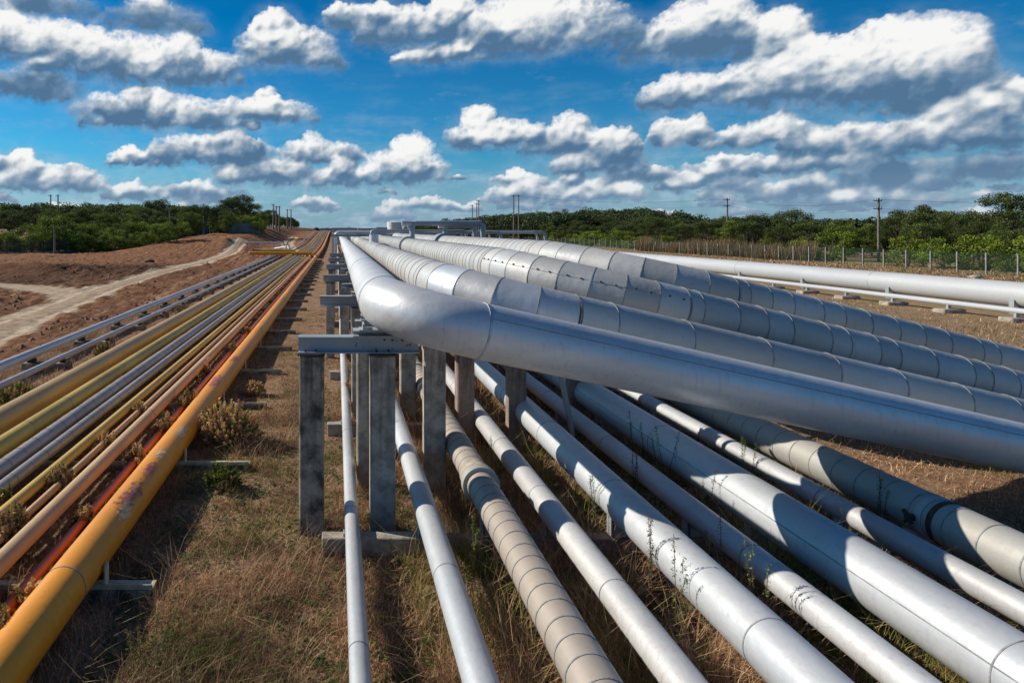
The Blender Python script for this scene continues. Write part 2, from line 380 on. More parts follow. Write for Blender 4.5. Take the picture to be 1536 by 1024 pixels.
# ------------------------------------------------------------------ pipes
def clad_mesh(pts, r, n=40, mats=None, seams=None, lip=.004, wid=.02, smi=1, tone=.04, split=False):
    """tube of sheet sections with a narrow raised band at each listed distance along the path"""
    P = [Vector(p) for p in pts]; cum = [0]
    for a, b in zip(P[:-1], P[1:]): cum.append(cum[-1] + (b - a).length)
    # insert seam stations as extra points
    st = [(c, p, None) for c, p in zip(cum, P)]
    for s in seams or []:
        if s < .03 or s > cum[-1] - .03: continue
        for k in range(len(P) - 1):
            if cum[k] <= s <= cum[k + 1]:
                if min(s - cum[k], cum[k + 1] - s) < wid: break
                p0, p1 = P[k], P[k + 1]; L = cum[k + 1] - cum[k]
                st.append((s - wid / 2, p0.lerp(p1, (s - wid / 2 - cum[k]) / L), 'a')); st.append((s + wid / 2, p0.lerp(p1, (s + wid / 2 - cum[k]) / L), 'b')); break
    st.sort(key=lambda q: q[0])
    rings = rings_of([q[1] for q in st], r, n)
    mb = MB()
    lo = 0
    def strip(i0, i1, sc, mi):
        vs = []; fs = []
        for i in range(i0, i1 + 1):
            c = st[i][1]
            vs += [c + (p - c) * sc for p in rings[i]]
        for k in range(i1 - i0):
            for j in range(n): fs.append((k * n + j, k * n + (j + 1) % n, (k + 1) * n + (j + 1) % n, (k + 1) * n + j))
        q = 1 + random.uniform(-tone, tone * .8); w_ = random.uniform(-tone, tone) * .35
        mb.add(vs, fs, mi, True, (q * (1 + w_), q, q * (1 - w_)))
    i = 0
    while i < len(st) - 1:
        j = i + 1
        if st[i][2] == 'a':
            sc = 1 + lip / r; strip(i, i + 1, sc, smi)
            for q in (i, i + 1):
                c = st[q][1]; vs = list(rings[q]) + [c + (p - c) * sc for p in rings[q]]
                mb.add(vs, [(a, (a + 1) % n, n + (a + 1) % n, n + a) for a in range(n)], smi, False)
            i += 1; continue
        while not split and j < len(st) - 1 and st[j][2] != 'a': j += 1
        strip(i, j, 1 - random.uniform(0, .004), 0); i = j
    c0 = rings[0]; c1 = rings[-1]
    mb.add(c0, [tuple(range(n - 1, -1, -1))], 0); mb.add(c1, [tuple(range(n))], 0)
    return mb

def follow(X, Zc, y0, y1, step=4.0, flat=96):
    """centre line of a ground pipe along +Y that follows the rise of the land"""
    pts = [(X, y0, Zc)]; y = y0
    pts.append((X, flat, Zc)); y = flat
    while y < y1:
        y += step; pts.append((X, y, Zc + float(base_z(X, y)))); step = min(14, step * 1.05)
    return pts
def seams_every(a, b, lo, hi):
    out = []; s = a
    while s < b: out.append(s); s += random.uniform(lo, hi)
    return out

# --- left group, ending in the sideways crossing at about 80 m -------------------
def left_pipe(name, X, Z, r, m, label, seams=None, bend=None, smi=1, flange=None, sm='seam', lip=.004):
    yb, xb, zb = bend
    main = fillet([(X, 2.2, Z), (X, yb, Z), (X - .02 + xb * 0 - .6, yb + .3, zb), (xb, yb + (abs(xb - X)) * .08, zb)], [.35, .25], 4)
    e = empty(name, (X, 2.2, 0), label, 'pipe')
    o = clad_mesh(main, r, 28, seams=seams, lip=.003, wid=.013).build('pipe_run', [m, M[sm]], e)
    # run continuing past the crossing
    cont = [(X, yb + 3.5, Z)] + [(X + .0, y, Z + float(base_z(X, y))) for y in np.arange(yb + 8, 330, 9)]
    clad_mesh(cont, r, 10, seams=None).build('far_run', [m, M[sm]], e)
    if flange:
        for fy in flange:
            MB().tube([(X, fy - .06, Z), (X, fy + .06, Z)], r + .035, 28).build('weld_collar', m, e)
    return e
LP = [
    ('silver_pipe', -7.70, .37, .119, 'silver', 'silver pipe farthest left, along the brown soil', None, (106, -14.5, 1.55)),
    ('silver_pipe', -6.92, .30, .068, 'silver', 'thinner silver pipe on low blocks, second from the brown soil', None, (104, -10.0, 1.3)),
    ('ochre_pipe', -5.30, .50, .197, 'ochre', 'thick ochre pipe, largest of the left group after the orange one', seams_every(2, 40, 6, 6.3), (84, -10.0, 1.0)),
    ('olive_pipe', -4.74, .45, .134, 'olive', 'yellow pipe stained olive green, between the thick ochre pipe and a purplish one', seams_every(1, 60, 1.4, 1.6), (83.5, -9.4, .95)),
    ('purple_pipe', -4.33, .42, .108, 'purple', 'thicker purplish grey clad pipe with fine seams', seams_every(.5, 60, .42, .46), (83, -7.0, .42)),
    ('purple_pipe', -4.03, .40, .085, 'purple', 'thinner purplish grey clad pipe with fine seams', seams_every(.5, 60, .42, .46), (82.5, -6.6, .40)),
    ('yellow_pipe', -3.68, .38, .072, 'yellow', 'thin yellow pipe beside the thinner purplish one', None, (82, -6.0, .38)),
    ('tan_pipe', -3.46, .33, .045, 'peach', 'thinnest tan pipe half hidden in dry weeds', None, (81.5, -6.0, .33)),
    ('peach_pipe', -3.11, .42, .096, 'peach', 'faded peach pipe, third from the walkable grass strip', seams_every(3, 50, 6, 6.2), (81, -9.0, .8)),
    ('red_pipe', -2.82, .27, .05, 'red', 'thin red pipe tucked beside the big orange pipe', None, (80.5, -6.5, .30)),
]
for nm, X, Z, r, m, lab, se, bd in LP:
    left_pipe(nm, X, Z, r, M[m], lab, se, bd)
e = left_pipe('orange_pipe', -2.438, .30, .198, M['orange'], 'big bright orange pipe with worn purple and white patches', [3.9], (80, -10.2, .75), flange=None)
# worn patches on the orange pipe: thin curved paint skins that hug its wall
def patch(parent, X, Z, r, y0, y1, a0, a1, m, seed):
    rg = np.random.default_rng(seed); na, ny = 54, 90; vs = []; fs = []
    keep = np.zeros((ny, na), bool); ph = rg.random() * 9
    for i in range(ny + 1):
        for j in range(na + 1):
            a = R(a0 + (a1 - a0) * j / na); vs.append((X + (r + .0025) * math.sin(a), y0 + (y1 - y0) * i / ny, Z + (r + .0025) * math.cos(a)))
    for i in range(ny):
        for j in range(na):
            u = (i + .5) / ny * 2 - 1; v = (j + .5) / na * 2 - 1
            f = .75 - u * u - v * v + 3.4 * (float(fbm(np.array(u * 7 + ph), np.array(v * 3 + ph), 5, .65)) - .5)
            if f > .3: fs.append((i * (na + 1) + j, i * (na + 1) + j + 1, (i + 1) * (na + 1) + j + 1, (i + 1) * (na + 1) + j))
    if fs:
        mb = MB(); mb.add(vs, fs, 0, True); mb.build('worn_paint_patch', m, parent)
M['patch_purple'] = plain_mat('purple_paint_wear', (.42, .10, .11), .5, .3, 12, c2=(.62, .22, .10))
M['patch_white'] = plain_mat('white_paint_wear', (.80, .52, .28), .5, .2, 12)
for (y0, y1, a0, a1, m, sd) in ((7.3, 8.3, -10, 62, 'patch_purple', 3), (7.15, 7.7, 20, 70, 'patch_white', 5), (9.0, 9.5, -5, 40, 'patch_white', 8), (9.9, 10.6, 5, 60, 'patch_white', 21), (8.3, 8.9, 0, 50, 'patch_purple', 13), (13, 14.2, -30, 40, 'patch_purple', 17), (15.5, 16.4, -20, 40, 'patch_purple', 27)):
    patch(e, -2.438, .30, .198, y0, y1, a0, a1, M[m], sd)

# sleepers under the left group
SLN = 'sleepers under the yellow and orange pipes'
k = 0
for Y in [6.56, 10.0, 13.4, 16.6, 19.9, 23.1, 26.4, 29.7, 33.0, 36.3, 39.6, 43, 46.3, 49.6, 53, 56.3, 59.6, 63, 66.3, 69.6, 73]:
    xr = -1.75 if k == 0 else -1.32 + .05 * math.sin(k * 2.1)
    words_ = ['nearest', 'second', 'third', 'fourth', 'fifth', 'sixth', 'seventh', 'eighth', 'ninth', 'tenth', 'eleventh', 'twelfth', 'thirteenth', 'fourteenth', 'fifteenth', 'sixteenth', 'seventeenth', 'eighteenth', 'nineteenth', 'twentieth', 'twenty-first']
    e = empty('pipe_sleeper', (-3.6, Y, 0), 'low concrete sleeper with pale green steel top under the orange pipe, %s from the camera' % words_[k], 'pipe support', SLN)
    MB().box(-5.7, xr - .02, Y - .10, Y + .10, -.05, .085, bev=.012).build('concrete_base', M['concrete_dark'], e)
    mb = MB(); mb.box(-5.7, xr, Y - .08, Y + .08, .088, .10); mb.box(-5.7, xr, Y - .08, Y - .07, .10, .135); mb.build('steel_rail', M['pale_green'], e)
    mb = MB(); mb.box(-2.22, -2.205, Y - .05, Y + .05, .101, .30); mb.build('guide_plate', M['pale_green'], e)
    k += 1
# small blocks under the two silver pipes
k = 0
for Y in np.arange(7.2, 100, 3.35):
    e = empty('support_block', (-7.2, Y, 0), 'small concrete block under the two left silver pipes, number %d from the camera' % (k + 1), 'pipe support', 'blocks under the left silver pipes')
    MB().box(-7.92, -6.72, Y - .13, Y + .13, -.05, .16, bev=.015).build('concrete_base', M['concrete_dark'], e)
    MB().box(-7.8, -7.6, Y - .06, Y + .06, .163, .26).build('saddle', M['rust'], e); MB().box(-6.98, -6.86, Y - .05, Y + .05, .163, .24).build('saddle', M['rust'], e)
    k += 1

# --- right group of ground pipes --------------------------------------------------
RP = [
    ('ground_pipe', .17, .28, .080, 'silver_worn', 'slim white silver pipe running straight down beside the left concrete post', seams_every(1.0, 30, 2.5, 3.4), 'seam'),
    ('ground_pipe', .97, .46, .122, 'silver', 'silver ground pipe just right of the post carrying the rusty beam', seams_every(1.5, 30, 2.6, 3.3), 'seam'),
    ('clad_pipe', 1.66, .57, .168, 'clad_tan', 'tan clad ground pipe with closely spaced rings and a raised collar', seams_every(.2, 45, .21, .25), 'seam'),
    ('ground_pipe', 2.34, .44, .138, 'silver_worn', 'pink stained silver pipe to the right of the tan clad pipe', seams_every(1, 30, 1.4, 2.2), 'seam'),
    ('ground_pipe', 3.05, .58, .196, 'silver', 'broad silver pipe with weed stems leaning on it, in the middle of the right group', seams_every(1.2, 30, 2.0, 2.8), 'seam'),
    ('ground_pipe', 3.87, .45, .130, 'silver_worn', 'slimmer pipe in blue shade between two broad silver pipes', seams_every(2, 30, 2.6, 3.5), 'seam'),
    ('ground_pipe', 4.55, .55, .246, 'silver', 'broadest silver ground pipe, with a seam along its side', seams_every(3, 30, 4, 5), 'seam'),
    ('ground_pipe', 5.53, .45, .120, 'silver_worn', 'slim bright pipe between the broadest silver pipe and the beige clad one', seams_every(1, 30, 2.2, 3.2), 'seam'),
    ('clad_pipe', 6.14, .55, .224, 'clad_dull', 'beige clad ground pipe with ring seams, farthest right of the ground pipes', seams_every(.3, 50, .34, .42), 'seam'),
]
for i, (nm, X, Z, r, m, lab, se, sm) in enumerate(RP):
    e = empty(nm, (X, 2, 0), lab, 'pipe')
    wob = [(X, 1.5, Z), (X, 70, Z), (X, 150, Z)]
    clad_mesh(wob, r, 48, seams=se, lip=.004 if 'clad' in nm else .0025, wid=.012 if 'clad' not in nm else .014).build('pipe_run', [M[m], M[sm]], e)
    if i == 2:
        MB().tube([(X, 7.95, Z), (X, 8.2, Z)], r + .018, 48).build('collar', M['concrete'], e)
        MB().tube([(X, 7.82, Z), (X, 7.948, Z)], r + .045, 48).build('flange_ring', M['clad_dull'], e)
        MB().tube([(X, 14.0, Z), (X, 14.2, Z)], r + .03, 48).build('collar', M['clad_dull'], e)
    if i == 8:
        mb = MB(); yy = 7.0
        mb.tube([(X - .3, yy, Z + .02), (X - .17, yy, Z + .0)], .035, 10); mb.tube([(X - .29, yy - .05, Z - .03), (X - .29, yy + .05, Z + .07)], .02, 8); mb.tube([(X - .27, yy - .03, Z + .05), (X - .27, yy + .06, Z - .06)], .014, 8)
        mb.build('rusty_valve', M['rust'], e)
        MB().tube([(X, 6.92, Z), (X, 7.0, Z)], r + .008, 48).build('joint_band', M['clad'], e)
        MB().tube([(X, 6.80, Z), (X, 6.86, Z)], r + .006, 48).build('joint_band', M['rust'], e)
    if i in (6,):
        mb = MB(); a0 = R(205)
        mb.box(X + math.cos(a0) * (r) - .006, X + math.cos(a0) * r + .001, 1.6, 60, Z + .075 - .006, Z + .075)
        for q in mb.v: pass
        ang = R(160); cx, cz = X + (r + .001) * math.cos(ang), Z + (r + .001) * math.sin(ang)
        mb = MB(); mb.tube([(cx, 1.6, cz), (cx, 60, cz)], .005, 6); mb.build('lengthwise_seam', M['seam'], e)
    # saddles carrying the pipe on each sleeper
    for Y in (7.4, 11.7, 16.0, 20.4, 24.8, 29.1):
        sd_ = MB().box(X - .07, X + .07, Y - .07, Y + .07, .205, Z - r + .01).build('saddle', M['steel'], e)
        for q in (-1, 1): MB().box(X + q * .092 - .007, X + q * .092 + .007, Y - .06, Y + .06, .205, Z - r * .55).build('guide_plate', M['steel'], sd_)
for k, Y in enumerate((7.4, 11.7, 16.0, 20.4, 24.8, 29.1, 33.4, 37.8)):
    e = empty('pipe_sleeper', (3, Y, 0), 'grey and rusty red ground sleeper under the right pipe group, %s from the camera' % words_[k], 'pipe support', 'sleepers under the right pipe group')
    mb = MB(); mb.box(-.16, .98, Y - .09, Y + .09, .0, .2, bev=.01); mb.build('concrete_beam', M['concrete'], e)
    mb = MB(); mb.box(.985, 6.6, Y - .08, Y + .08, .02, .19, bev=.01); mb.build('steel_beam', M['concrete_red'], e)

# --- four elevated pipes ------------------------------------------------------------
D = Vector((1, .157, -.24)).normalized()
def elevated(X, Yc, Z, r, rad, seg, label, smat, far_se, mid_se, slope_se, slope_mat=None, near_lift=0, ystart=64, n=64, smooth=False, slope=-.24, dy=.157):
    Dv = Vector((1, dy, slope)).normalized()
    corner = Vector((X, Yc, Z)); end = corner + Dv * ((Z - r) / -Dv.z * 1.0)
    far = Vector((X, ystart, Z))
    pts = fillet([far, corner, end], [rad], seg)
    pts = [p for p in pts]
    e = empty('elevated_pipe', (X, Yc, 0), label, 'pipe')
    arc = pts[1:-1]
    L0 = (pts[0] - pts[1]).length
    clad_mesh([pts[0], pts[1]], r, n, seams=[L0 - s for s in far_se], lip=.005, wid=.016, tone=0 if smooth else .10).build('straight_run', [smat[0], M['seam' if not smooth else 'seam_light']], e)
    cum = [0]
    for a, b in zip(arc[:-1], arc[1:]): cum.append(cum[-1] + (b - a).length)
    clad_mesh(arc, r * (1.0008), n, seams=[], lip=.005, tone=0 if smooth else .16, split=not smooth).build('elbow', [smat[1], M['seam']], e)
    # seam rings on the elbow at the mitres
    rg = rings_of(pts, r, n)
    dd = [(pts[i + 1] - pts[i]).normalized() for i in range(len(pts) - 1)]
    if not smooth:
        for q in range(1, len(pts) - 1):
            mb = MB(); c = pts[q]; sd = (dd[q - 1] + dd[q]).normalized() * .006
            sc = 1 + .004 / r
            outer = [c + (p - c) * sc for p in rg[q]]; vs = [p - sd for p in outer] + [p + sd for p in outer] + [p - sd * 1.0 for p in rg[q]] + [p + sd * 1.0 for p in rg[q]]
            fs = []
            for j in range(n):
                j2 = (j + 1) % n; fs += [(j, j2, n + j2, n + j), (2 * n + j, 2 * n + j2, j2, j), (n + j, n + j2, 3 * n + j2, 3 * n + j)]
            mb.add(vs, fs, 0, False); mb.build('seam_ring', M['seam'], e)
    else:
        for q in (1, len(pts) - 2):
            c = pts[q]; d = dd[q]
            MB().tube([c - d * .012, c + d * .012], r + .005, n).build('weld_seam', M['seam_light'], e)
    a = pts[-2]; b = pts[-1]
    clad_mesh([a, b, b + Vector((Dv.x, Dv.y, 0)) * 14], r * .9992, n, seams=slope_se, lip=.006, wid=.013, tone=0 if smooth else .14).build('sloping_run', [slope_mat or smat[1], M['seam']], e)
    return e, Dv, pts
def ev(a, b, lo, hi): return seams_every(a, b, lo, hi)
e1, D1, p1 = elevated(.56, 7.08, 2.655, .30, .85, 18, 'smooth silver elevated pipe nearest the camera, bending right over the ground pipes', (M['elevated'], M['elevated']), [5.2], [], [], M['elevated'], smooth=True, n=72, slope=-.232)
# its lengthwise fold
a = p1[-2]; sdv = D1.cross(Vector((0, 0, 1))).normalized(); upv = sdv.cross(D1)
off = (sdv * math.cos(R(33)) + upv * math.sin(R(33))) * .3005
MB().tube([a + off, a + D1 * 10 + off], .0045, 6).build('lengthwise_seam', M['seam'], e1)
e2, D2, p2 = elevated(1.47, 8.48, 2.73, .31, 1.35, 5, 'grey clad elevated pipe, second from the camera, with bright smooth elbow sections', (M['clad'], M['silver']), ev(.3, 30, .55, .75), [], ev(.5, 12, .75, 1.15), M['clad'], slope=-.235)
e3, D3, p3 = elevated(2.8, 9.55, 2.86, .33, 1.9, 8, 'grey clad elevated pipe, third from the camera, with a row of rusty rivets', (M['clad'], M['clad']), ev(.2, 30, .30, .42), [], ev(.2, 12, .32, .72), M['clad'], slope=-.24)
e4, D4, p4 = elevated(4.2, 11.3, 2.95, .34, 2.2, 8, 'grey clad elevated pipe farthest from the camera of the four', (M['clad'], M['clad']), ev(.2, 30, .35, .5), [], ev(.2, 12, .36, .75), M['clad'], slope=-.235)
# rivets on pipe three
mb = MB()
for q in range(2, len(p3) - 1):
    a, b = p3[q - 1], p3[q]
    d = (b - a).normalized(); sd = d.cross(Vector((0, 0, 1))).normalized(); up = sd.cross(d)
    for f in (.25, .75):
        c = a.lerp(b, f) + (sd * math.cos(R(28)) + up * math.sin(R(28))) * .332
        n_ = (sd * math.cos(R(28)) + up * math.sin(R(28)))
        mb.tube([c - n_ * .01, c + n_ * .012], .014, 6)
mb.build('rivet_row', M['rust'], e3)
pl = [a_ + ((((b_ - a_).normalized()).cross(Vector((0, 0, 1))).normalized()) * math.cos(R(26)) + Vector((0, 0, 1)) * math.sin(R(26))) * .333 for a_, b_ in zip(p3[1:-2], p3[2:-1])]
MB().tube(pl, .004, 5).build('lengthwise_seam', M['seam'], e3)
# flanges and stubs
MB().tube([(2.8, 26.3, 2.86), (2.8, 27.0, 2.86)], .40, 40).build('flange_band', M['steel'], e3)
MB().tube([(4.2, 26.5, 2.95), (4.2, 27.4, 2.95)], .42, 40).build('flange_band', M['steel'], e4)
MB().tube([(1.5, 22.0, 2.72), (1.5, 22.15, 2.72)], .345, 40).build('flange_band', M['seam'], e2)
MB().tube([(1.5, 27.5, 2.9), (1.5, 27.5, 3.31)], .19, 24).build('vertical_stub', M['silver'], e2)
def loop(label, pts, r, m, rad):
    o = MB().tube(fillet(pts, [rad] * (len(pts) - 2), 5), r, 14).build('branch_pipe', m); return tag(o, label, 'pipe', 'pipe loops rising over the elevated pipes')
loop('upper grey loop pipe rising from the third elevated pipe and turning down at right', [(2.95, 26.7, 3.1), (2.95, 26.7, 3.76), (5.72, 26.7, 3.76), (5.72, 26.7, .3)], .105, M['steel'], .16)
loop('grey loop pipe rising from the fourth elevated pipe and turning down at right', [(4.35, 27.4, 3.1), (4.35, 27.4, 3.66), (5.55, 27.4, 3.66), (5.55, 27.4, .3)], .095, M['steel'], .12)
loop('low slim loop pipe running right from the second elevated pipe', [(1.4, 27.5, 3.3), (1.4, 27.5, 3.47), (5.3, 27.9, 3.45), (5.3, 27.9, .3)], .06, M['steel'], .1)
mb = MB(); mb.tube([(2.55, 26.7, 3.76), (2.95, 26.7, 3.76)], .11, 14); tag(mb.build('pipe_end', M['white']), 'short white capped pipe end left of the upper loop', 'pipe')
mb = MB(); mb.tube([(4.08, 27.4, 3.66), (4.35, 27.4, 3.66)], .10, 14); tag(mb.build('pipe_end', M['white']), 'short white capped pipe end left of the second loop', 'pipe')

# --- trestles -----------------------------------------------------------------------
def ibeam(mb, x0, x1, y, z0, z1, w=.2, tf=.014, tw=.012):
    mb.box(x0, x1, y - w / 2, y + w / 2, z0, z0 + tf); mb.box(x0, x1, y - w / 2, y + w / 2, z1 - tf, z1); mb.box(x0 + .001, x1 - .001, y - tw / 2, y + tw / 2, z0 + tf, z1 - tf)
def post(e, x, y, m, top=2.07, w=.29, dp=.25):
    e = MB().box(x - w / 2, x + w / 2, y - dp / 2, y + dp / 2, -.1, top - .012, bev=.018).build('concrete_post', m, e)
    MB().box(x - w / 2 - .01, x + w / 2 + .01, y - dp / 2 - .01, y + dp / 2 + .01, top - .011, top + .006).build('cap_plate', M['rust'], e)
def trestle(Y, posts, x0, x1, label, pm, bm, shoe=(.55,), w=.29):
    e = empty('pipe_trestle', ((x0 + x1) / 2, Y, 0), label, 'pipe support', 'trestles under the elevated pipes')
    for (x, y), m in zip(posts, pm): post(e, x, y, m, w=w)
    mb = MB(); ibeam(mb, x0, x1, Y, 2.08, 2.27); mb.build('steel_beam', bm, e)
    for sx, zb in shoe:
        mb = MB(); ibeam(mb, sx - .27, sx + .27, Y, 2.273, 2.345, w=.26); mb.box(sx - .16, sx - .14, Y - .12, Y + .12, 2.346, zb); mb.box(sx + .14, sx + .16, Y - .12, Y + .12, 2.346, zb); mb.box(sx - .2, sx + .2, Y - .13, Y + .13, 2.346, 2.356)
        mb.build('shoe', M['steel'], e)
    return e
trestle(7.95, [(-.29, 7.95), (.53, 7.95)], -.445, .955, 'nearest trestle with a rust spotted beam on two concrete posts', [M['concrete_dark'], M['concrete']], M['steel_rust'], [(.46, 2.42)])
trestle(9.33, [(.42, 9.4), (1.33, 9.33)], .25, 1.5, 'trestle standing just behind the nearest one, under the elbow', [M['concrete'], M['concrete']], M['steel'], [(.6, 2.44)])
trestle(11.05, [(2.07, 11.05), (2.9, 11.05)], 1.85, 3.15, 'trestle with two concrete posts between the broad silver ground pipes', [M['concrete_red'], M['concrete_red']], M['steel'], [(2.6, 2.6)], w=.28)
trestle(12.8, [(.42, 12.8), (1.33, 12.8), (4.37, 12.5)], -.31, 4.7, 'long trestle with a single reddish post in shade at its right end', [M['concrete'], M['concrete'], M['concrete_red']], M['steel'], [(.55, 2.44), (1.5, 2.5), (2.8, 2.62)])
for k, Y in enumerate((18.8, 24.6, 30.4, 36.2)):
    trestle(Y, [(-.18, Y), (.22, Y), (1.6, Y), (4.1, Y)], -.37, 4.6, 'row of trestles along the grass strip, %s behind the long one' % ['first', 'second', 'third', 'fourth'][k], [M['concrete']] * 4, M['steel'], [(.55, 2.44), (1.5, 2.5), (2.8, 2.62), (4.2, 2.68)], w=.24)
for k, Y in enumerate((15.6, 21.7, 27.5)):
    e = empty('bracket_beam', (.2, Y, 0), 'short lower beam between the trestles, %s of three' % ['nearest', 'middle', 'farthest'][k], 'pipe support', 'short beams under the nearest elevated pipe')
    mb = MB(); ibeam(mb, .12, .9, Y, 2.18, 2.28); mb.build('steel_beam', M['steel'], e)
    MB().box(.45, .65, Y - .1, Y + .1, -.1, 2.17).build('concrete_post', M['concrete'], e)
e = empty('diagonal_strut', (3.6, 10.4, 0), 'slanting grey steel angle strut beside a reddish post', 'strut')
mb = MB(); mb.tube([(3.22, 10.4, 2.3), (3.66, 10.4, .05)], .045, 4); mb.build('angle_bar', M['steel'], e)
MB().box(3.5, 3.85, 10.25, 10.55, -.05, .05).build('foot_plate', M['rust'], e)

near = [o for o in bpy.data.objects if o.name.startswith('steel_beam') and o.parent and o.parent.get('label', '').startswith('nearest trestle')][0]
for bx in (-.36, -.24, .46, .60):
    MB().tube([(bx, 7.875, 2.095), (bx, 7.875, 2.125)], .014, 6).build('bolt', M['rust'], near)
# --- distant rack, loops and plant along the far end ---------------------------------
e = empty('pipe_rack', (2, 50, 0), 'distant grey steel rack carrying crossing pipes behind the elevated pipes', 'rack')
for x in (-.25, .9, 3.2, 5.8, 8.2):
    for y in (48, 54):
        MB().box(x - .09, x + .09, y - .09, y + .09, -.1, 3.02).build('post', M['white'], e)
for y in (48, 54):
    mb = MB(); ibeam(mb, -.4, 8.4, y, 3.03, 3.2); mb.build('cross_beam', M['steel'], e)
for j, (y, r, z, xr) in enumerate(((48.6, .09, 3.3, 9), (49.6, .12, 3.33, 12), (50.7, .08, 3.29, 15), (52, .13, 3.34, 16), (53.2, .08, 3.29, 12))):
    tag(MB().tube(fillet([(-.1, y - .2, .4), (-.1, y - .2, z), (xr, y + .5, z), (xr + .4, y + .5, .2)], [.3, .3], 4), r, 12).build('crossing_pipe', M['steel' if j % 2 else 'white']), 'slim pipe crossing on the distant rack, %s from the camera' % words_[j], 'pipe', 'pipes crossing on the distant rack')
for j in range(8):
    x = 2.0 + j * .62; y = 74
    mb = MB(); mb.tube(fillet([(x - .9, y, 2.6), (x - .7, y, 3.35), (x + .55, y + 4, 3.3), (x + .95, y + 4, 2.3), (x + .95, y + 4, .1)], [.2, .2, .2], 3), .13, 10)
    tag(mb.build('expansion_bend', M['white']), 'white slanting expansion bend in the distant row, %s from the left' % words_[j], 'pipe', 'white slanting bends in the distance')
far = empty('far_pipe_run', (3, 64, 0), 'elevated pipes continuing towards the horizon beyond the rack', 'pipe')
for x, z in ((.55, 2.65), (1.5, 2.7), (2.8, 2.7), (4.2, 2.7)):
    MB().tube([(x, 66, z), (x, 200, z)], .26, 12).build('pipe_run', M['clad'], far)
for y in range(70, 200, 18):
    mb = MB(); mb.box(-.4, 5, y - .1, y + .1, 2.0, 2.3); mb.box(-.3, -.05, y - .1, y + .1, -.1, 2.0); mb.box(4.6, 4.85, y - .1, y + .1, -.1, 2.0); mb.build('support', M['steel'], far)
for j, (x, y, w, h, m, lb) in enumerate(((2.5, 240, 8, 3.9, 'tank', 'low white flat-roofed building on the horizon'), (14, 300, 9, 3.9, 'steel', 'low grey building on the horizon right of the white one'), (-6, 420, 9, 4.1, 'steel', 'faint grey shed at the end of the pipeline'), (24, 330, 9, 4.4, 'concrete', 'pale long shed at the foot of the wooded hill'))):
    e = empty('industrial_building', (x, y, 0), lb, 'building', 'low buildings on the horizon')
    MB().box(x - w / 2, x + w / 2, y, y + 8, -.2, h).build('wall', M[m], e)
    MB().box(x - w / 2 - .3, x + w / 2 + .3, y - .3, y + 8.3, h + .002, h + .35).build('roof', M['steel'], e)
    for q in range(3): MB().box(x - w / 2 + 1 + q * (w - 3) / 3, x - w / 2 + 2.6 + q * (w - 3) / 3, y - .04, y - .003, 1.4, 3.2).build('window', M['black'], e)
e = empty('storage_tank', (28, 330, 3), 'round white storage tank on the hill edge at the horizon', 'tank')
MB().tube([(28, 330, 3.0), (28, 330, 7.3)], 3.6, 40).build('shell', M['tank'], e)
MB().tube([(28, 330, 7.302), (28, 330, 7.9)], [3.62, .4], 40).build('roof', M['tank'], e)

# raised loop ends left: support stands under the sideways runs
for k, (x, y) in enumerate(((-14, 106.6), (-12.2, 106.4), (-9.6, 104.3), (-9.7, 84.3), (-8, 84), (-8.4, 81.4), (-9.8, 80.6))):
    zt = 1.3 if k < 3 else .55
    e = empty('pipe_stand', (x, y, 0), 'small steel stand under the sideways bend of the left pipes, %s of seven' % words_[k], 'pipe support', 'stands under the sideways pipe bends')
    MB().box(x - .05, x + .05, y - .05, y + .05, -.2, zt).build('leg', M['steel'], e)
    MB().box(x - .22, x + .22, y - .1, y + .1, zt + .001, zt + .06).build('saddle', M['rust'], e)
mb = MB(); mb.tube(fillet([(-9.7, 118, .5), (-9.9, 106, .6), (-7.4, 104, 1.0), (-6.9, 100, .4)], [.6, .4], 4), .1, 10)
tag(mb.build('return_pipe', M['silver']), 'silver pipe returning from the sideways bend on the left', 'pipe')

# --- white pipeline far right ---------------------------------------------------------
e = empty('white_pipeline', (28.5, 20, 0), 'large white pipeline on the far side of the field at right', 'pipe')
clad_mesh([(28.5, 12, .8), (28.5, 130, .8), (27, 200, .8)], .53, 48, seams=[24, 36, 48, 60, 72], lip=.006, wid=.03).build('pipe_run', [M['white'], M['seam_light']], e)
for Y in np.arange(15.5, 110, 6.4):
    cr_ = MB().box(28.0, 29.0, Y - .15, Y + .15, 0, .3, bev=.02).build('cradle', M['steel'], e)
    MB().box(27.97, 28.0, Y - .11, Y + .11, .3, .62).build('side_plate', M['steel'], cr_)
e = empty('slim_white_pipe', (26, 20, 0), 'slim white pipe in front of the large white pipeline', 'pipe')
MB().tube([(26, 12, .42), (26, 140, .42)], .115, 20).build('pipe_run', M['white'], e)
k = 0
for Y in np.arange(14.5, 80, 2.9):
    b = empty('support_block', (26, Y, 0), 'pale concrete pad under the slim white pipe, number %d from the right edge' % (k + 1), 'pipe support', 'pads under the slim white pipe')
    MB().box(25.55, 26.5, Y - .3, Y + .3, -.05, .16, bev=.03).build('pad', M['concrete'], b)
    MB().box(25.93, 26.07, Y - .05, Y + .05, .163, .33).build('saddle', M['steel'], b)
    k += 1

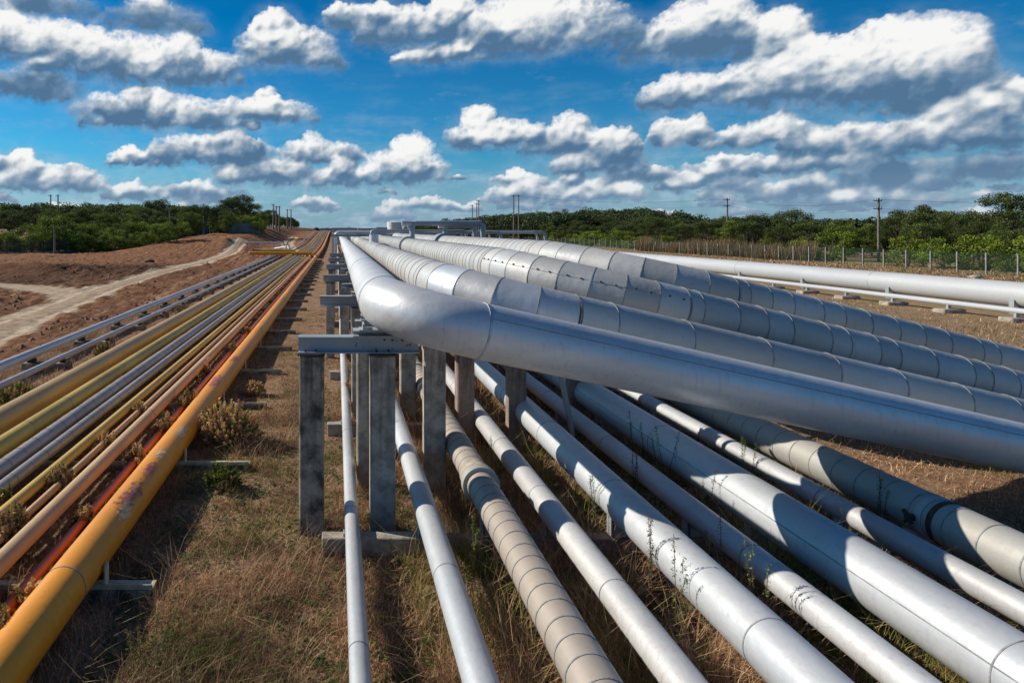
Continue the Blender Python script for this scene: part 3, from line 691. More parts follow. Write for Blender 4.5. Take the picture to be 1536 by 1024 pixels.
# ------------------------------------------------------------------ fences
def fence(name, pts, gap, h, pm, meshm, label, cat='fence', bent=True, pw=.06, lim=98, solid=False, rail=None):
    e = empty(name, (pts[0][0], pts[0][1], float(base_z(pts[0][0], pts[0][1]))), label, cat)
    # stations
    L = [math.dist(a, b) for a, b in zip(pts[:-1], pts[1:])]; tot = sum(L); n = int(tot / gap); g = tot / n
    def pt(s):
        for (a, b), l in zip(zip(pts[:-1], pts[1:]), L):
            if s <= l + 1e-6: return (a[0] + (b[0] - a[0]) * s / l, a[1] + (b[1] - a[1]) * s / l)
            s -= l
        return pts[-1]
    S = [pt(i * g) for i in range(n + 1)]
    base = None
    for i, (x, y) in enumerate(S[:lim]):
        z = float(base_z(x, y)); mb = MB()
        mb.box(x - pw, x + pw, y - pw, y + pw, z - .2, z + h)
        if bent: mb.tube([(x, y, z + h - .02), (x - .22, y, z + h + .28)], pw * .8, 4)
        mb.build('fence_post', pm, e)
    mb = MB(); vs = []; fs = []
    for i, (x, y) in enumerate(S):
        z = float(base_z(x, y)); vs += [(x + .08, y, z + .02), (x + .08, y, z + h - .03)]
        if i: fs.append((2 * i - 2, 2 * i, 2 * i + 1, 2 * i - 1))
    mb.add(vs, fs); mb.build('sheet_panel' if solid else 'wire_mesh', meshm, e)
    if rail:
        MB().tube([(x - .09, y, float(base_z(x, y)) + .12) for x, y in S], .12, 6).build('bottom_kerb', rail, e)
    return e
fence('boundary_fence', [(51.5, 44), (51, 130), (47, 230)], 2.5, 1.7, M['fence_post'], M['mesh_green'], 'wire fence with bent-top concrete posts in front of the right-hand wood', pw=.05)
fence('boundary_fence', [(-74, 84), (-49, 99), (-40, 112), (-36, 121), (-37.5, 146)], 1.9, 1.9, M['fence_dark'], M['mesh_dark'], 'dark wire fence with blue kerb in front of the left-hand trees', bent=False, rail=M['steel'])
fence('panel_fence', [(-37.5, 146.5), (-31, 160), (-24.5, 156), (-17.5, 160)], 2.6, 2.3, M['panel_green'], M['panel_green'], 'solid grey green panel fence on the earth bank at left', bent=False, pw=.08, solid=True)

# ------------------------------------------------------------------ utility poles
def pole(x, y, h, label, arms=1, grp='utility poles', w=.13, aw=.62):
    z = float(base_z(x, y)); e = empty('utility_pole', (x, y, z), label, 'pole', grp)
    MB().tube([(x, y, z - .2), (x, y, z + h)], [w * 1.2, w * .75], 8).build('shaft', M['wood_pole'], e)
    for k in range(arms):
        zz = z + h - .35 - k * .9
        mb = MB(); mb.box(x - aw, x + aw * .6, y - .05, y + .05, zz, zz + .09); ca_ = mb.build('crossarm', M['wood_pole'], e)
        for q in (-aw * .92, -aw * .4, aw * .5):
            MB().tube([(x + q, y, zz + .09), (x + q, y, zz + .3)], .045, 6).build('insulator', M['steel'], ca_)
    return (x, y, z + h - .05)
def ppole(px, ptop, Y, label, **k):
    x = (px - PX) * Y / F; z = H + (PY - ptop) * Y / F; return pole(x, Y, z - float(base_z(x, Y)), label, **k)
T_ = []
T_.append(ppole(1318, 297, 76, 'tall utility pole at right standing by the wire fence', arms=2))
T_.append(ppole(1091, 297, 104, 'utility pole rising from reeds in the middle of the right-hand wood', arms=2))
T_.append(ppole(770.5, 292, 130, 'left pole of the pair in front of the wood centre', arms=1))
T_.append(ppole(778, 292, 138, 'right pole of the pair in front of the wood centre', arms=1))
T_.append(ppole(718, 300, 175, 'taller pole of the group of three beyond the pipe loops', arms=2))
T_.append(ppole(708.5, 307, 176, 'leftmost short pole of the group of three beyond the pipe loops'))
T_.append(ppole(715, 304, 182, 'middle pole of the group of three beyond the pipe loops'))
ppole(410, 306, 200, 'front left pole of the group left of the pipeline', w=.2); ppole(414.5, 309, 206, 'middle pole of the group left of the pipeline', w=.2); ppole(419, 309, 196, 'right pole of the three left of the pipeline', w=.2)
ppole(431, 314, 235, 'left pole of the farther pair left of the pipeline', w=.2); ppole(436.5, 314, 240, 'right pole of the farther pair left of the pipeline', w=.2)
ppole(76, 292, 175, 'left pole of the twin frame above the left trees', w=.2); ppole(87, 292, 175, 'right pole of the twin frame above the left trees', w=.2)
ppole(254, 312, 190, 'thin pole above the left trees beside the tree gap'); ppole(268, 306, 200, 'thin pole over the middle of the left trees'); ppole(305, 306, 190, 'thin pole above the pine with the dark crown at left'); ppole(325, 307, 195, 'thin pole left of the tallest left pine')
ppole(305.5, 325, 140, 'pale lamp post in front of the left trees', w=.1, arms=0); ppole(255, 318, 125, 'pale post beside the left fence end', w=.1, arms=0); ppole(82, 340, 101, 'thick pale post at the left fence', w=.16, arms=0)
def wire(a, b, sag, label):
    pts = [(a[0] + (b[0] - a[0]) * t, a[1] + (b[1] - a[1]) * t, a[2] + (b[2] - a[2]) * t - sag * 4 * t * (1 - t)) for t in np.linspace(0, 1, 15)]
    tag(MB().tube(pts, .009, 4).build('overhead_wire', M['black']), label, 'wire', 'overhead wires')
R0 = (74, 48, 7.2)
for (a, b, nm) in ((T_[0], R0, 'right of the tall fence pole'), (T_[1], T_[0], 'between the two single right-hand poles'), (T_[2], T_[1], 'between the centre pair and the reed pole'), (T_[4], T_[2], 'between the group of three and the centre pair')):
    for q, dx in enumerate((-.6, 0, .6)):
        wire((a[0] + dx, a[1], a[2] - .1 - (q == 1) * 1.0), (b[0] + dx, b[1], b[2] - .1 - (q == 1) * 1.0), .9, '%s overhead wire %s' % (['front', 'lower', 'back'][q], nm))

# ------------------------------------------------------------------ trees and shrubs
def crown_np(clumps, leaf, per, dark, light, rg):
    """clumps: (x,y,z,r); many small leaf quads through each clump's volume"""
    Vs = []; Cs = []
    for (cx, cy, cz, cr) in clumps:
        k = int(per * (cr / .8) ** 1.6) + 8
        d = rg.normal(size=(k, 3)); d /= np.linalg.norm(d, axis=1)[:, None]
        rad = cr * rg.random(k) ** .4
        c = np.array([cx, cy, cz]) + d * rad[:, None] * np.array([1, 1, .72])
        a = rg.normal(size=(k, 3)); a /= np.linalg.norm(a, axis=1)[:, None]
        b = np.cross(a, rg.normal(size=(k, 3))); b /= np.linalg.norm(b, axis=1)[:, None]
        s = leaf * (.6 + .8 * rg.random(k))[:, None]
        q = np.stack([c - a * s - b * s * .5, c + a * s - b * s * .5, c + a * s * .8 + b * s * .5, c - a * s * .8 + b * s * .5], 1)
        Vs.append(q.reshape(-1, 3))
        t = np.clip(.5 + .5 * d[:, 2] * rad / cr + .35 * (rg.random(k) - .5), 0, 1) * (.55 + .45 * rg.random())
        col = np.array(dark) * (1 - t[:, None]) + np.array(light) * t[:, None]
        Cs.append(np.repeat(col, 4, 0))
    V = np.concatenate(Vs); C = np.concatenate(Cs); T = np.arange(len(V)).reshape(-1, 4)
    return V, T, C
def tree_proto(kind, seed):
    rg = np.random.default_rng(seed); cl = []
    if kind == 'pine':
        h = 6.2 + rg.random() * .9; top = h
        for _ in range(34):
            a = rg.random() * 6.283; rr = 2.3 * math.sqrt(rg.random()); z = h - .7 - .16 * rr ** 2 - rg.random() ** 2 * 2.4
            cl.append((rr * math.cos(a), rr * math.sin(a), z, .42 + .5 * rg.random()))
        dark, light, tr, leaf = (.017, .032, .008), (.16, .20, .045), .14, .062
    elif kind == 'bushy':
        h = 5.4 + rg.random() * .8
        for _ in range(44):
            d = rg.normal(size=3); d /= np.linalg.norm(d); f = rg.random() ** .35
            cl.append((2.3 * d[0] * f, 2.3 * d[1] * f, max(.9, h * .52 + h * .42 * d[2] * f), .45 + .55 * rg.random()))
        dark, light, tr, leaf = (.020, .040, .007), (.24, .30, .045), .12, .065
    else:  # shrub
        h = 2.7 + rg.random() * .5
        for _ in range(30):
            d = rg.normal(size=3); d /= np.linalg.norm(d); f = rg.random() ** .3
            cl.append((2.0 * d[0] * f, 2.0 * d[1] * f, max(.35, h * .45 + h * .5 * d[2] * f), .35 + .4 * rg.random()))
        dark, light, tr, leaf = (.03, .055, .006), (.33, .42, .04), .07, .06
    e = empty('proto', (0, 0, 0), 'x', 'tree')
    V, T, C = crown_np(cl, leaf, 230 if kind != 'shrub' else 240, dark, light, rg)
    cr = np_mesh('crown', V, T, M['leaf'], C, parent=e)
    mb = MB(); lean = rg.normal() * .25
    mid = (lean * .5, 0, h * .45)
    mb.tube([(0, 0, -.3), (lean * .25, 0, h * .22), mid, (lean, .1, h * .8)], [tr * 1.3, tr, tr * .8, tr * .3], 7)
    for q in rg.choice(len(cl), 11, replace=False):
        c = cl[q]; st = (mid[0], mid[1], mid[2] * (.7 + .5 * rg.random()))
        mb.tube([st, ((st[0] + c[0]) / 2, (st[1] + c[1]) / 2, (st[2] + c[2]) / 2 + .15), c[:3]], [tr * .45, tr * .3, .02], 5)
    mb.build('trunk' if kind != 'shrub' else 'stem', M['bark'], e)
    return e
protos = {k: [tree_proto(k, s) for s in ss] for k, ss in (('pine', (1, 2, 3, 4, 5)), ('bushy', (11, 12, 13, 14)), ('shrub', (21, 22, 23)))}
used = {}
def plant(kind, x, y, sc, label, group, cat='tree', sz=1.0, name=None):
    p = random.choice(protos[kind]); r = p.copy(); COL.objects.link(r)
    r.name = name or {'pine': 'pine_tree', 'bushy': 'broad_tree', 'shrub': 'round_shrub'}[kind]
    r.location = (x, y, float(base_z(x, y)) - .05); r.rotation_euler = (0, 0, random.uniform(0, 6.28)); r.scale = (sc, sc, sc * sz)
    tag(r, label, cat, group)
    for ch in p.children:
        c = ch.copy(); COL.objects.link(c); c.parent = r
    return r
LAB = {}
def side_label(kind, x, y, zone):
    """label by kind, size and the landmark it stands nearest to in the wood"""
    return {'pine': 'dark pine', 'bushy': 'dense green tree', 'shrub': 'low rounded shrub'}[kind] + ' ' + zone
def zone_right(x, y):
    px = PX + F * x / y
    z = ['left of the three poles beyond the loops', 'behind the three poles beyond the loops', 'behind the centre pole pair', 'between the pole pair and the reed pole', 'left of the reed pole', 'right of the reed pole', 'midway between the two single right poles', 'left of the tall fence pole', 'right of the tall fence pole', 'at the right edge of the photo']
    b = [690, 740, 800, 920, 1060, 1150, 1240, 1318, 1430, 1e9]
    for n_, q in zip(z, b):
        if px < q: return n_
rows = [(58, 'front row', 4.2), (63, 'second row', 4.6), (69, 'third row', 5.2), (77, 'back row', 6.5)]
for X0, rn, st in rows:
    y = 50.0 + random.random() * 3
    while y < 330:
        x = X0 + random.uniform(-1.8, 1.8) + .0 * y
        if y > 150: x -= (y - 150) * .12
        px = PX + F * x / y
        if px < 1640 and not (abs(px - 1316) < 30 and x < 67):
            kind = random.choices(['pine', 'bushy'], [.65, .35])[0]
            sc = random.uniform(.62, .98) * (1 + .0012 * (y - 60)) * (.85 if X0 == 58 else 1)
            plant(kind, x, y, sc, side_label(kind, x, y, '%s, %s' % (rn, zone_right(x, y))), 'trees of the right-hand wood')
        y += st * random.uniform(.7, 1.3) * (1 + .004 * max(0, y - 60))
# taller pines at the right edge
plant('pine', 75, 76, 1.2, 'tall spreading pine standing above the wood at the right edge', 'trees of the right-hand wood')
plant('pine', 68, 80, 1.08, 'tall dark pine standing above the wood right of the fence pole', 'trees of the right-hand wood')
y = 52
while y < 190:
    x = 55.2 + random.uniform(-1, 1.4)
    if not (84 < y < 112) and not abs(PX + F * x / y - 1316) < 45:
        sc = random.uniform(.85, 1.3)
        plant('shrub', x, y, sc, side_label('shrub', x, y, '%s' % zone_right(x, y)), 'shrubs in front of the right-hand wood', 'shrub')
    y += random.uniform(2.6, 5.5) * (1 + .006 * (y - 50))
# left trees
def zone_left(x, y):
    px = PX + F * x / y
    for n_, q in (('at the left edge of the photo', 40), ('under the twin pole frame', 110), ('left of the fence bend', 180), ('behind the fence bend', 250), ('above the panel fence', 320), ('around the tallest left pine', 400), ('beside the pole groups', 450), ('at the far end beyond the poles', 1e9)):
        if px < q: return n_
for Y0, rn, st in ((124, 'front row', 4.4), (138, 'second row', 4.8), (155, 'third row', 5.2), (176, 'back row', 6)):
    x = -112
    while x < -24:
        y = Y0 + random.uniform(-4, 4) + (max(0, x + 40) * 1.6 if Y0 < 150 else 0)
        px = PX + F * x / y
        if px > -120 and px < 385:
            kind = random.choices(['pine', 'bushy'], [.4, .6])[0]
            sc = random.uniform(.75, 1.12) * (1.0 if Y0 < 150 else 1.28)
            if y > 150 and x > -40: sc *= .8
            plant(kind, x, y, sc, side_label(kind, x, y, 'at left, %s, %s' % (rn, zone_left(x, y))), 'trees on the left')
        x += st * random.uniform(.7, 1.4)
for (px, Y, sc) in ((345, 172, 1.35), (362, 176, 1.45), (375, 182, 1.3), (352, 185, 1.3), (335, 175, 1.15), (290, 168, 1.2), (300, 172, 1.1), (230, 150, 1.2), (222, 156, 1.2)):
    x = (px - PX) * Y / F; plant('pine', x, Y, sc, 'tall dark pine %s, crown above its neighbours' % zone_left(x, Y), 'trees on the left')
for px in range(-60, 268, 13):
    Y = random.uniform(109, 121) + max(0, px - 150) * .08; x = (px - PX) * Y / F; plant('shrub', x, Y, random.uniform(.75, 1.25), 'green undergrowth shrub %s' % zone_left(x, Y), 'shrubs on the left', 'shrub', sz=1.1)
for (px, Y, sc) in ((60, 108, 1.15), (88, 112, 1.35), (125, 116, 1.05), (20, 104, .95), (150, 122, 1.0), (205, 128, 1.1), (226, 130, 1.15), (330, 158, 1.0), (345, 160, 1.0), (358, 164, 1.0), (372, 162, .9), (388, 160, .8), (380, 168, 1.0), (310, 172, 1.0)):
    x = (px - PX) * Y / F; plant('shrub', x, Y, sc * 1.25, 'bright green rounded shrub %s' % zone_left(x, Y), 'shrubs on the left', 'shrub', sz=1.25)
Y = 195
while Y < 520:
    x = -22 - (Y - 195) * .012 + random.uniform(-2, 1) ; 
    for q in range(2):
        kind = random.choice(['pine', 'bushy']); xx = x - q * 7 - random.random() * 3
        plant(kind, xx, Y, random.uniform(.8, 1.0) * (1 - .0002 * (Y - 195)), side_label(kind, xx, Y, 'in the %s line %s' % (['front', 'back'][q], zone_left(xx, Y))), 'far trees left of the pipeline')
    Y += 7 * random.uniform(.8, 1.3) * Y / 195
# far woods that read as one mass
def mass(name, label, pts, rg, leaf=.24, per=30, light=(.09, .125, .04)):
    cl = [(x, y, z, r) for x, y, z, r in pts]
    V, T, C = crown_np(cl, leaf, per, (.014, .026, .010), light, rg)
    o = np_mesh(name, V, T, M['leaf'], C); tag(o, label, 'wood', kind='stuff')
pts = []
for _ in range(2600):
    y = 180 + 420 * rng.random() ** 1.2; x = 42 + (y - 180) * .04 + rng.random() * (45 + .35 * (y - 150))
    bz = float(base_z(x, y)); pts.append((x, y, bz + rng.random() ** .6 * 6.2 * (.8 + .5 * float(fbm(np.array(x * .08), np.array(y * .08), 3))), 1.2 + rng.random() * 1.3))
mass('distant_wood', 'far wooded hillside behind the pipe loops', pts, rng)
pts = []
for _ in range(900):
    y = 480 + 500 * rng.random(); x = -130 + 330 * rng.random(); pts.append((x, y, float(base_z(x, y)) * .0 + rng.random() * 3.8, 1.5 + rng.random() * 1.5))
mass('distant_scrub', 'dark low scrub along the horizon', pts, rng, .6, 14)
pts = []
for _ in range(1500):
    y = 195 + 60 * rng.random(); x = -150 + 115 * rng.random(); pts.append((x, y, float(base_z(x, y)) + rng.random() ** .7 * 6.5 - 1.5 * sstep(-60, -36, x), 1.2 + rng.random() * 1.2))
mass('backing_wood', 'deep green wood behind the left trees', pts, rng, light=(.15, .20, .05))
pts = []
for _ in range(1700):
    y = 50 + 190 * rng.random(); x = 82 + 22 * rng.random(); pts.append((x, y, float(base_z(x, y)) + rng.random() ** .8 * 4.6, 1.0 + rng.random() * 1.2))
mass('deep_wood', 'dark inner part of the right-hand wood', pts, rng)
for ps in protos.values():
    for p in ps:
        for ch in list(p.children): bpy.data.objects.remove(ch)
        bpy.data.objects.remove(p)

# ------------------------------------------------------------------ blades: grass, reeds, bushes
def blades(x, y, z, h, lean, w, c0, c1, rg):
    """n bent blades, five vertices each"""
    n = len(x); a = rg.random(n) * 6.283; dx, dy = np.cos(a), np.sin(a); b = a + 1.57 + rg.normal(size=n) * .3; wx, wy = np.cos(b) * w, np.sin(b) * w
    o = np.stack([x, y, z], 1)
    def at_(t, k): return o + np.stack([dx * lean * h * k, dy * lean * h * k, h * t], 1)
    W = np.stack([wx, wy, np.zeros(n)], 1)
    V = np.stack([at_(0, 0) - W, at_(0, 0) + W, at_(.6, .35) + W * .7, at_(.6, .35) - W * .7, at_(1, 1)], 1).reshape(-1, 3)
    i = np.arange(n) * 5
    T = np.concatenate([np.stack([i, i + 1, i + 2], 1), np.stack([i, i + 2, i + 3], 1), np.stack([i + 3, i + 2, i + 4], 1)])
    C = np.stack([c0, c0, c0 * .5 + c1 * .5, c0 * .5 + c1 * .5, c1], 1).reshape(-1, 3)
    return V, T, C
def pick(rg, n, pal, wts):
    pal = np.array(pal); idx = rg.choice(len(pal), n, p=np.array(wts) / sum(wts)); c = pal[idx]
    return c * (.7 + .6 * rg.random((n, 1)))
DRY = [(.66, .42, .25), (.48, .29, .18), (.82, .60, .37), (.27, .16, .10), (.10, .115, .03)]
def scatter_grass(n, x0, x1, y0, y1, green, hmin, hmax, label, name, seed, w=.0025, clump=True, dens=None, wts=(4, 4, 2.4, 2)):
    rg = np.random.default_rng(seed)
    # denser near the eye: y distribution ~ 1/y^2
    u = rg.random(n * 2); y = 1 / (1 / y0 - u * (1 / y0 - 1 / y1)); x = x0 + (x1 - x0) * rg.random(n * 2)
    d = fbm(x * 2.1, y * 2.1, 4, .6)
    if dens is not None: d = d + dens(x, y)
    keep = d + .28 * (rg.random(n * 2) - .5) > .42
    x, y, d = x[keep][:n], y[keep][:n], d[keep][:n]; m = len(x)
    z = terrain_z(x, y) - .01
    g = fbm(x * .9 + 40, y * .9, 3)
    h = (hmin + (hmax - hmin) * rg.random(m) ** 2) * (.45 + 1.1 * fbm(x * .6 + 80, y * .6, 3)) * (.6 + .9 * np.clip(d, 0, 1.2))
    isg = (rg.random(m) < np.clip(green + 3.2 * (g - .60), 0.01, .85))
    c = pick(rg, m, DRY[:4], wts); cg = pick(rg, m, [(.30, .29, .08), (.44, .37, .14), (.13, .19, .035)], (3, 2, 2))
    c = np.where(isg[:, None], cg, c)
    pt = fbm(x * 1.6 + 11, y * 1.6 + 5, 4, .6)[:, None]; c = c * (1 - .50 * sstep(.52, .66, pt) + .18 * sstep(.46, .34, pt)) * np.array((1.0, .93, .88))
    w_ = w * (1 + .09 * np.clip(y - 6, 0, 60)) * (.7 + .6 * rg.random(m))
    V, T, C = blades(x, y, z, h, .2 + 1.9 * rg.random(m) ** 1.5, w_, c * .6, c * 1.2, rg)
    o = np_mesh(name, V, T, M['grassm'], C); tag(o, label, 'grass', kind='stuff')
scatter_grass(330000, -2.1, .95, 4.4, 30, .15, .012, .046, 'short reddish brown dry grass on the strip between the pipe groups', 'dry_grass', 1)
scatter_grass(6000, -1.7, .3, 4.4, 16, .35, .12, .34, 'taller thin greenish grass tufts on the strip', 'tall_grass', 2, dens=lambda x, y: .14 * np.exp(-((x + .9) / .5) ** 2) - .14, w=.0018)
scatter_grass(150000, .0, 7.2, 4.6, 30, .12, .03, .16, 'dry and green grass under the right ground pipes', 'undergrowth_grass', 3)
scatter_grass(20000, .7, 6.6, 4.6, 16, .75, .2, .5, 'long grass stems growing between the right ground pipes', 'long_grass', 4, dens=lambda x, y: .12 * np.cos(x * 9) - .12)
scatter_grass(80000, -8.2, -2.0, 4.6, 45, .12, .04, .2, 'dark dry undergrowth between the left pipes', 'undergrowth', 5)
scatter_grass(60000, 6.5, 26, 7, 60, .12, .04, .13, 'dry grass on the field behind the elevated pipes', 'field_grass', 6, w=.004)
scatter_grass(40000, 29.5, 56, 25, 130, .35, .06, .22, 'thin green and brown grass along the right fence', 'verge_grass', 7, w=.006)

def leafy(n, x0, x1, y0, y1, seed, label, name):
    """tiny broad leaves in rosettes close to the ground"""
    rg = np.random.default_rng(seed); cx = x0 + (x1 - x0) * rg.random(n); u = rg.random(n); cy = 1 / (1 / y0 - u * (1 / y0 - 1 / y1)); cz = terrain_z(cx, cy)
    k = 14; d = rg.normal(size=(n, k, 3)) * np.array([.035, .035, .018]); sc = (.5 + rg.random((n, 1, 1)) * 1.3); p = np.stack([cx, cy, cz + .03], 1)[:, None] + np.abs(d) * np.sign(d) * sc
    a = rg.normal(size=(n, k, 3)) * .008; b = rg.normal(size=(n, k, 3)) * .008
    V = np.stack([p - a, p + b, p + a, p - b], 2).reshape(-1, 3); c = pick(rg, n, [(.10, .17, .04), (.20, .22, .10), (.16, .13, .07)], (3, 1.5, 2)); C = np.repeat(c, k * 4, 0)
    tag(np_mesh(name, V, np.arange(len(V)).reshape(-1, 4), M['grassm'], C), label, 'ground cover', kind='stuff')
leafy(2200, -2.0, .9, 4.4, 14, 61, 'tiny green rosettes scattered through the dry strip', 'ground_cover')
leafy(3000, .6, 6.6, 4.6, 14, 62, 'tiny green weeds under the right ground pipes', 'low_weeds')

def clods(n, x0, x1, y0, y1, smin, smax, m, seed, label, name, where=None):
    """loose lumps: squashed, jittered octahedra half sunk in the soil"""
    rg = np.random.default_rng(seed); x = x0 + (x1 - x0) * rg.random(n * 3); u = rg.random(n * 3); y = 1 / (1 / y0 - u * (1 / y0 - 1 / y1))
    k = fbm(x * .35 + 3, y * .2, 4, .6) + (where(x, y) if where else 0); ok = (k + .25 * (rg.random(n * 3) - .5) > .52); x, y = x[ok][:n], y[ok][:n]; q = len(x); z = terrain_z(x, y)
    sz = smin + (smax - smin) * rg.random(q) ** 3
    base = np.array([(1, 0, 0), (.3, .95, .1), (-.8, .6, 0), (-.8, -.6, .05), (.3, -.95, 0), (.2, .1, .75), (0, 0, -.5)])
    V = np.stack([x, y, z], 1)[:, None] + base[None] * sz[:, None, None] * (.6 + .8 * rg.random((q, 7, 3)))
    f = np.array([(0, 1, 5), (1, 2, 5), (2, 3, 5), (3, 4, 5), (4, 0, 5), (1, 0, 6), (2, 1, 6), (3, 2, 6), (4, 3, 6), (0, 4, 6)])
    T = (f[None] + (np.arange(q) * 7)[:, None, None]).reshape(-1, 3)
    tag(np_mesh(name, V.reshape(-1, 3), T, m), label, 'clods', kind='stuff')
M['clod'] = plain_mat('soil_lump', (.22, .105, .055), .95, .5, 2, c2=(.40, .21, .12)); M['pebble'] = plain_mat('pebble', (.42, .36, .29), .9, .3, 20)
offroad = lambda x, y: -.5 * (np.minimum(dist_poly(x, y, ROAD1), dist_poly(x, y, ROAD2)) < 1.5) + .12 * np.exp(-(((x + 20) / 9) ** 2 + ((y - 58) / 9) ** 2))
clods(9000, -45, -8.6, 12, 100, .015, .16, M['clod'], 71, 'loose clods of churned red brown soil', 'soil_clods', offroad)
clods(1800, -2.0, 6.8, 4.5, 16, .006, .022, M['pebble'], 72, 'small pale pebbles in the dry grass', 'pebbles')

def reed(x, y, n, label, seed, hh=2.4, sp=1.25):
    rg = np.random.default_rng(seed); xs = x + rg.normal(size=n) * sp * .6; ys = y + rg.normal(size=n) * sp * .7; zz = np.array([float(base_z(a, b)) for a, b in zip(xs, ys)])
    c = pick(rg, n, [(.30, .20, .115), (.22, .14, .08), (.38, .27, .16), (.12, .11, .04)], (3, 3, 2, 1))
    V, T, C = blades(xs, ys, zz, hh * (.5 + .5 * rg.random(n)), .1 + .3 * rg.random(n), .035 * np.ones(n), c * .5, c * 1.2, rg)
    tag(np_mesh('reed_clump', V, T, M['grassm'], C), label, 'reeds', 'tan reed clumps behind the right fence')
for k, Y in enumerate(list(np.arange(78, 94, 2.3)) + list(np.arange(96, 117, 2.7))):
    reed(52.9 + random.uniform(-.8, .8), Y, random.randint(280, 650), 'tan feathery reed clump behind the fence, %s of fifteen counting from the tall pole' % words_[k], 100 + k, hh=random.uniform(1.3, 2.9))
reed(-31.2, 128, 300, 'pale reed clump by the left fence bend', 140, 3.0, 1.5); reed(36, 140, 300, 'pale reed clump below the centre pole pair', 141, 2.4)

def heather(x, y, z, r, h, label, seed, green=.3, n=70, gold=1.0):
    """dry seeded bush: stems, each with its plume of tiny buds"""
    rg = np.random.default_rng(seed); e = empty('heather_bush', (x, y, z), label, 'bush', 'dry heather bushes among the pipes')
    mb = MB(); Vs = []; Cs = []
    for _ in range(n):
        a = rg.random() * 6.283; t = math.sqrt(rg.random()); tip = np.array([r * t * math.cos(a), r * t * math.sin(a), h * (1 - .5 * t * t) * (.5 + .6 * rg.random())])
        b0 = np.array([tip[0] * .15, tip[1] * .15, 0]); mid = b0 * .5 + tip * .5 + np.array([tip[0] * .12, tip[1] * .12, -.0])
        mb.tube([tuple(b0), tuple(mid), tuple(tip)], [.004, .003, .0015], 3, caps=False)
        k = 60; s = .35 + .65 * rg.random(k); p = (mid[None] * (1 - (s[:, None] - .0) ) + tip[None] * s[:, None]) + rg.normal(size=(k, 3)) * .012 * (1.15 - s[:, None] * .8)
        g = rg.random() < green
        base = np.array((.16, .19, .04) if g else ((.66, .46, .20) if rg.random() < .6 * gold else (.46, .27, .14)))
        d1 = rg.normal(size=(k, 3)) * .012; d2 = rg.normal(size=(k, 3)) * .012
        Vs.append(np.stack([p - d1, p + d1, p + d2], 1).reshape(-1, 3)); Cs.append(np.repeat(base[None] * (.35 + .75 * s[:, None]) * (.7 + .6 * rg.random((k, 1))), 3, 0))
    V = np.concatenate(Vs); np_mesh('buds', V, np.arange(len(V)).reshape(-1, 3), M['grassm'], np.concatenate(Cs), parent=e)
    o = mb.build('stems', M['bark']); o.parent = e
HB = [(-1.80, 11.2, .62, .68, 'large golden brown bush at the right of the orange pipe', 300, .12), (-2.72, 12.6, .30, .6, 'dry bush between the peach and orange pipes behind the big one', 90, .1), (-2.78, 9.6, .2, .5, 'dry bush growing over the red pipe', 80, .15),
      (-3.4, 7.2, .22, .62, 'tan feathery bush over the thinnest pipe near the left edge', 120, .1), (-3.5, 8.6, .22, .6, 'tan feathery bush over the thinnest pipe, farther back', 100, .1), (-3.42, 6.3, .2, .58, 'seeded bush beside the peach pipe in the near left', 90, .1),
      (-2.72, 5.35, .24, .55, 'yellowish bush by the orange pipe at the bottom left corner', 150, .35), (-2.75, 6.0, .16, .45, 'small seeded bush beside the red pipe near the bottom left', 60, .2), (-6.3, 13.5, .4, .5, 'wide low bush between the silver and ochre pipes', 150, .5), (-6.2, 18.5, .4, .45, 'low green bush in the gap of the left pipes, farther off', 120, .6),
      (-6.0, 9.8, .35, .4, 'low bush in the gap at the left edge', 110, .3), (-5.9, 23, .4, .4, 'small bush in the gap of the left pipes, far back', 90, .6), (-3.0, 15.5, .25, .5, 'dry bush in the row by the orange pipe, far back', 80, .15), (-2.75, 18.2, .2, .5, 'dry bush beside the orange pipe beyond the big bush', 70, .1),
      (.62, 10.6, .28, .75, 'green bush behind the nearest right post', 110, .75), (.45, 18, .35, .8, 'brown bush under the nearest elevated pipe', 120, .1), (.4, 13.8, .3, .6, 'olive bush beside the slim white pipe', 100, .4), (-3.43, 10.2, .22, .5, 'tan bush over the thinnest pipe behind the two feathery ones', 110, .1), (-3.45, 12.0, .2, .5, 'tan bush over the thinnest pipe, in the middle distance', 100, .1), (-3.9, 8.0, .14, .55, 'thin weed bush between the thinner purplish pipe and the yellow one', 60, .4), (-2.78, 11.0, .2, .55, 'dry bush between the red and peach pipes level with the big golden bush', 100, .1), (-2.8, 7.6, .16, .45, 'sparse dry bush by the red pipe in the near left', 70, .2), (-2.78, 21.5, .22, .5, 'dry bush beside the orange pipe, farthest of its row', 80, .1), (-6.2, 28, .5, .45, 'low bush in the gap of the left pipes, farthest back', 90, .4), (-6.1, 11.5, .35, .35, 'flat dry bush in the gap near the second silver pipe', 90, .1), (-1.75, 14.5, .25, .3, 'small dry bush behind the large golden one', 80, .1), (-1.55, 9.2, .28, .36, 'yellow green sprig bush on the strip by the orange pipe', 60, .9)]
for k, (x, y, r, h, lab, n, gr) in enumerate(HB): heather(x, y, 0, r, h, lab, 300 + k, gr, n)
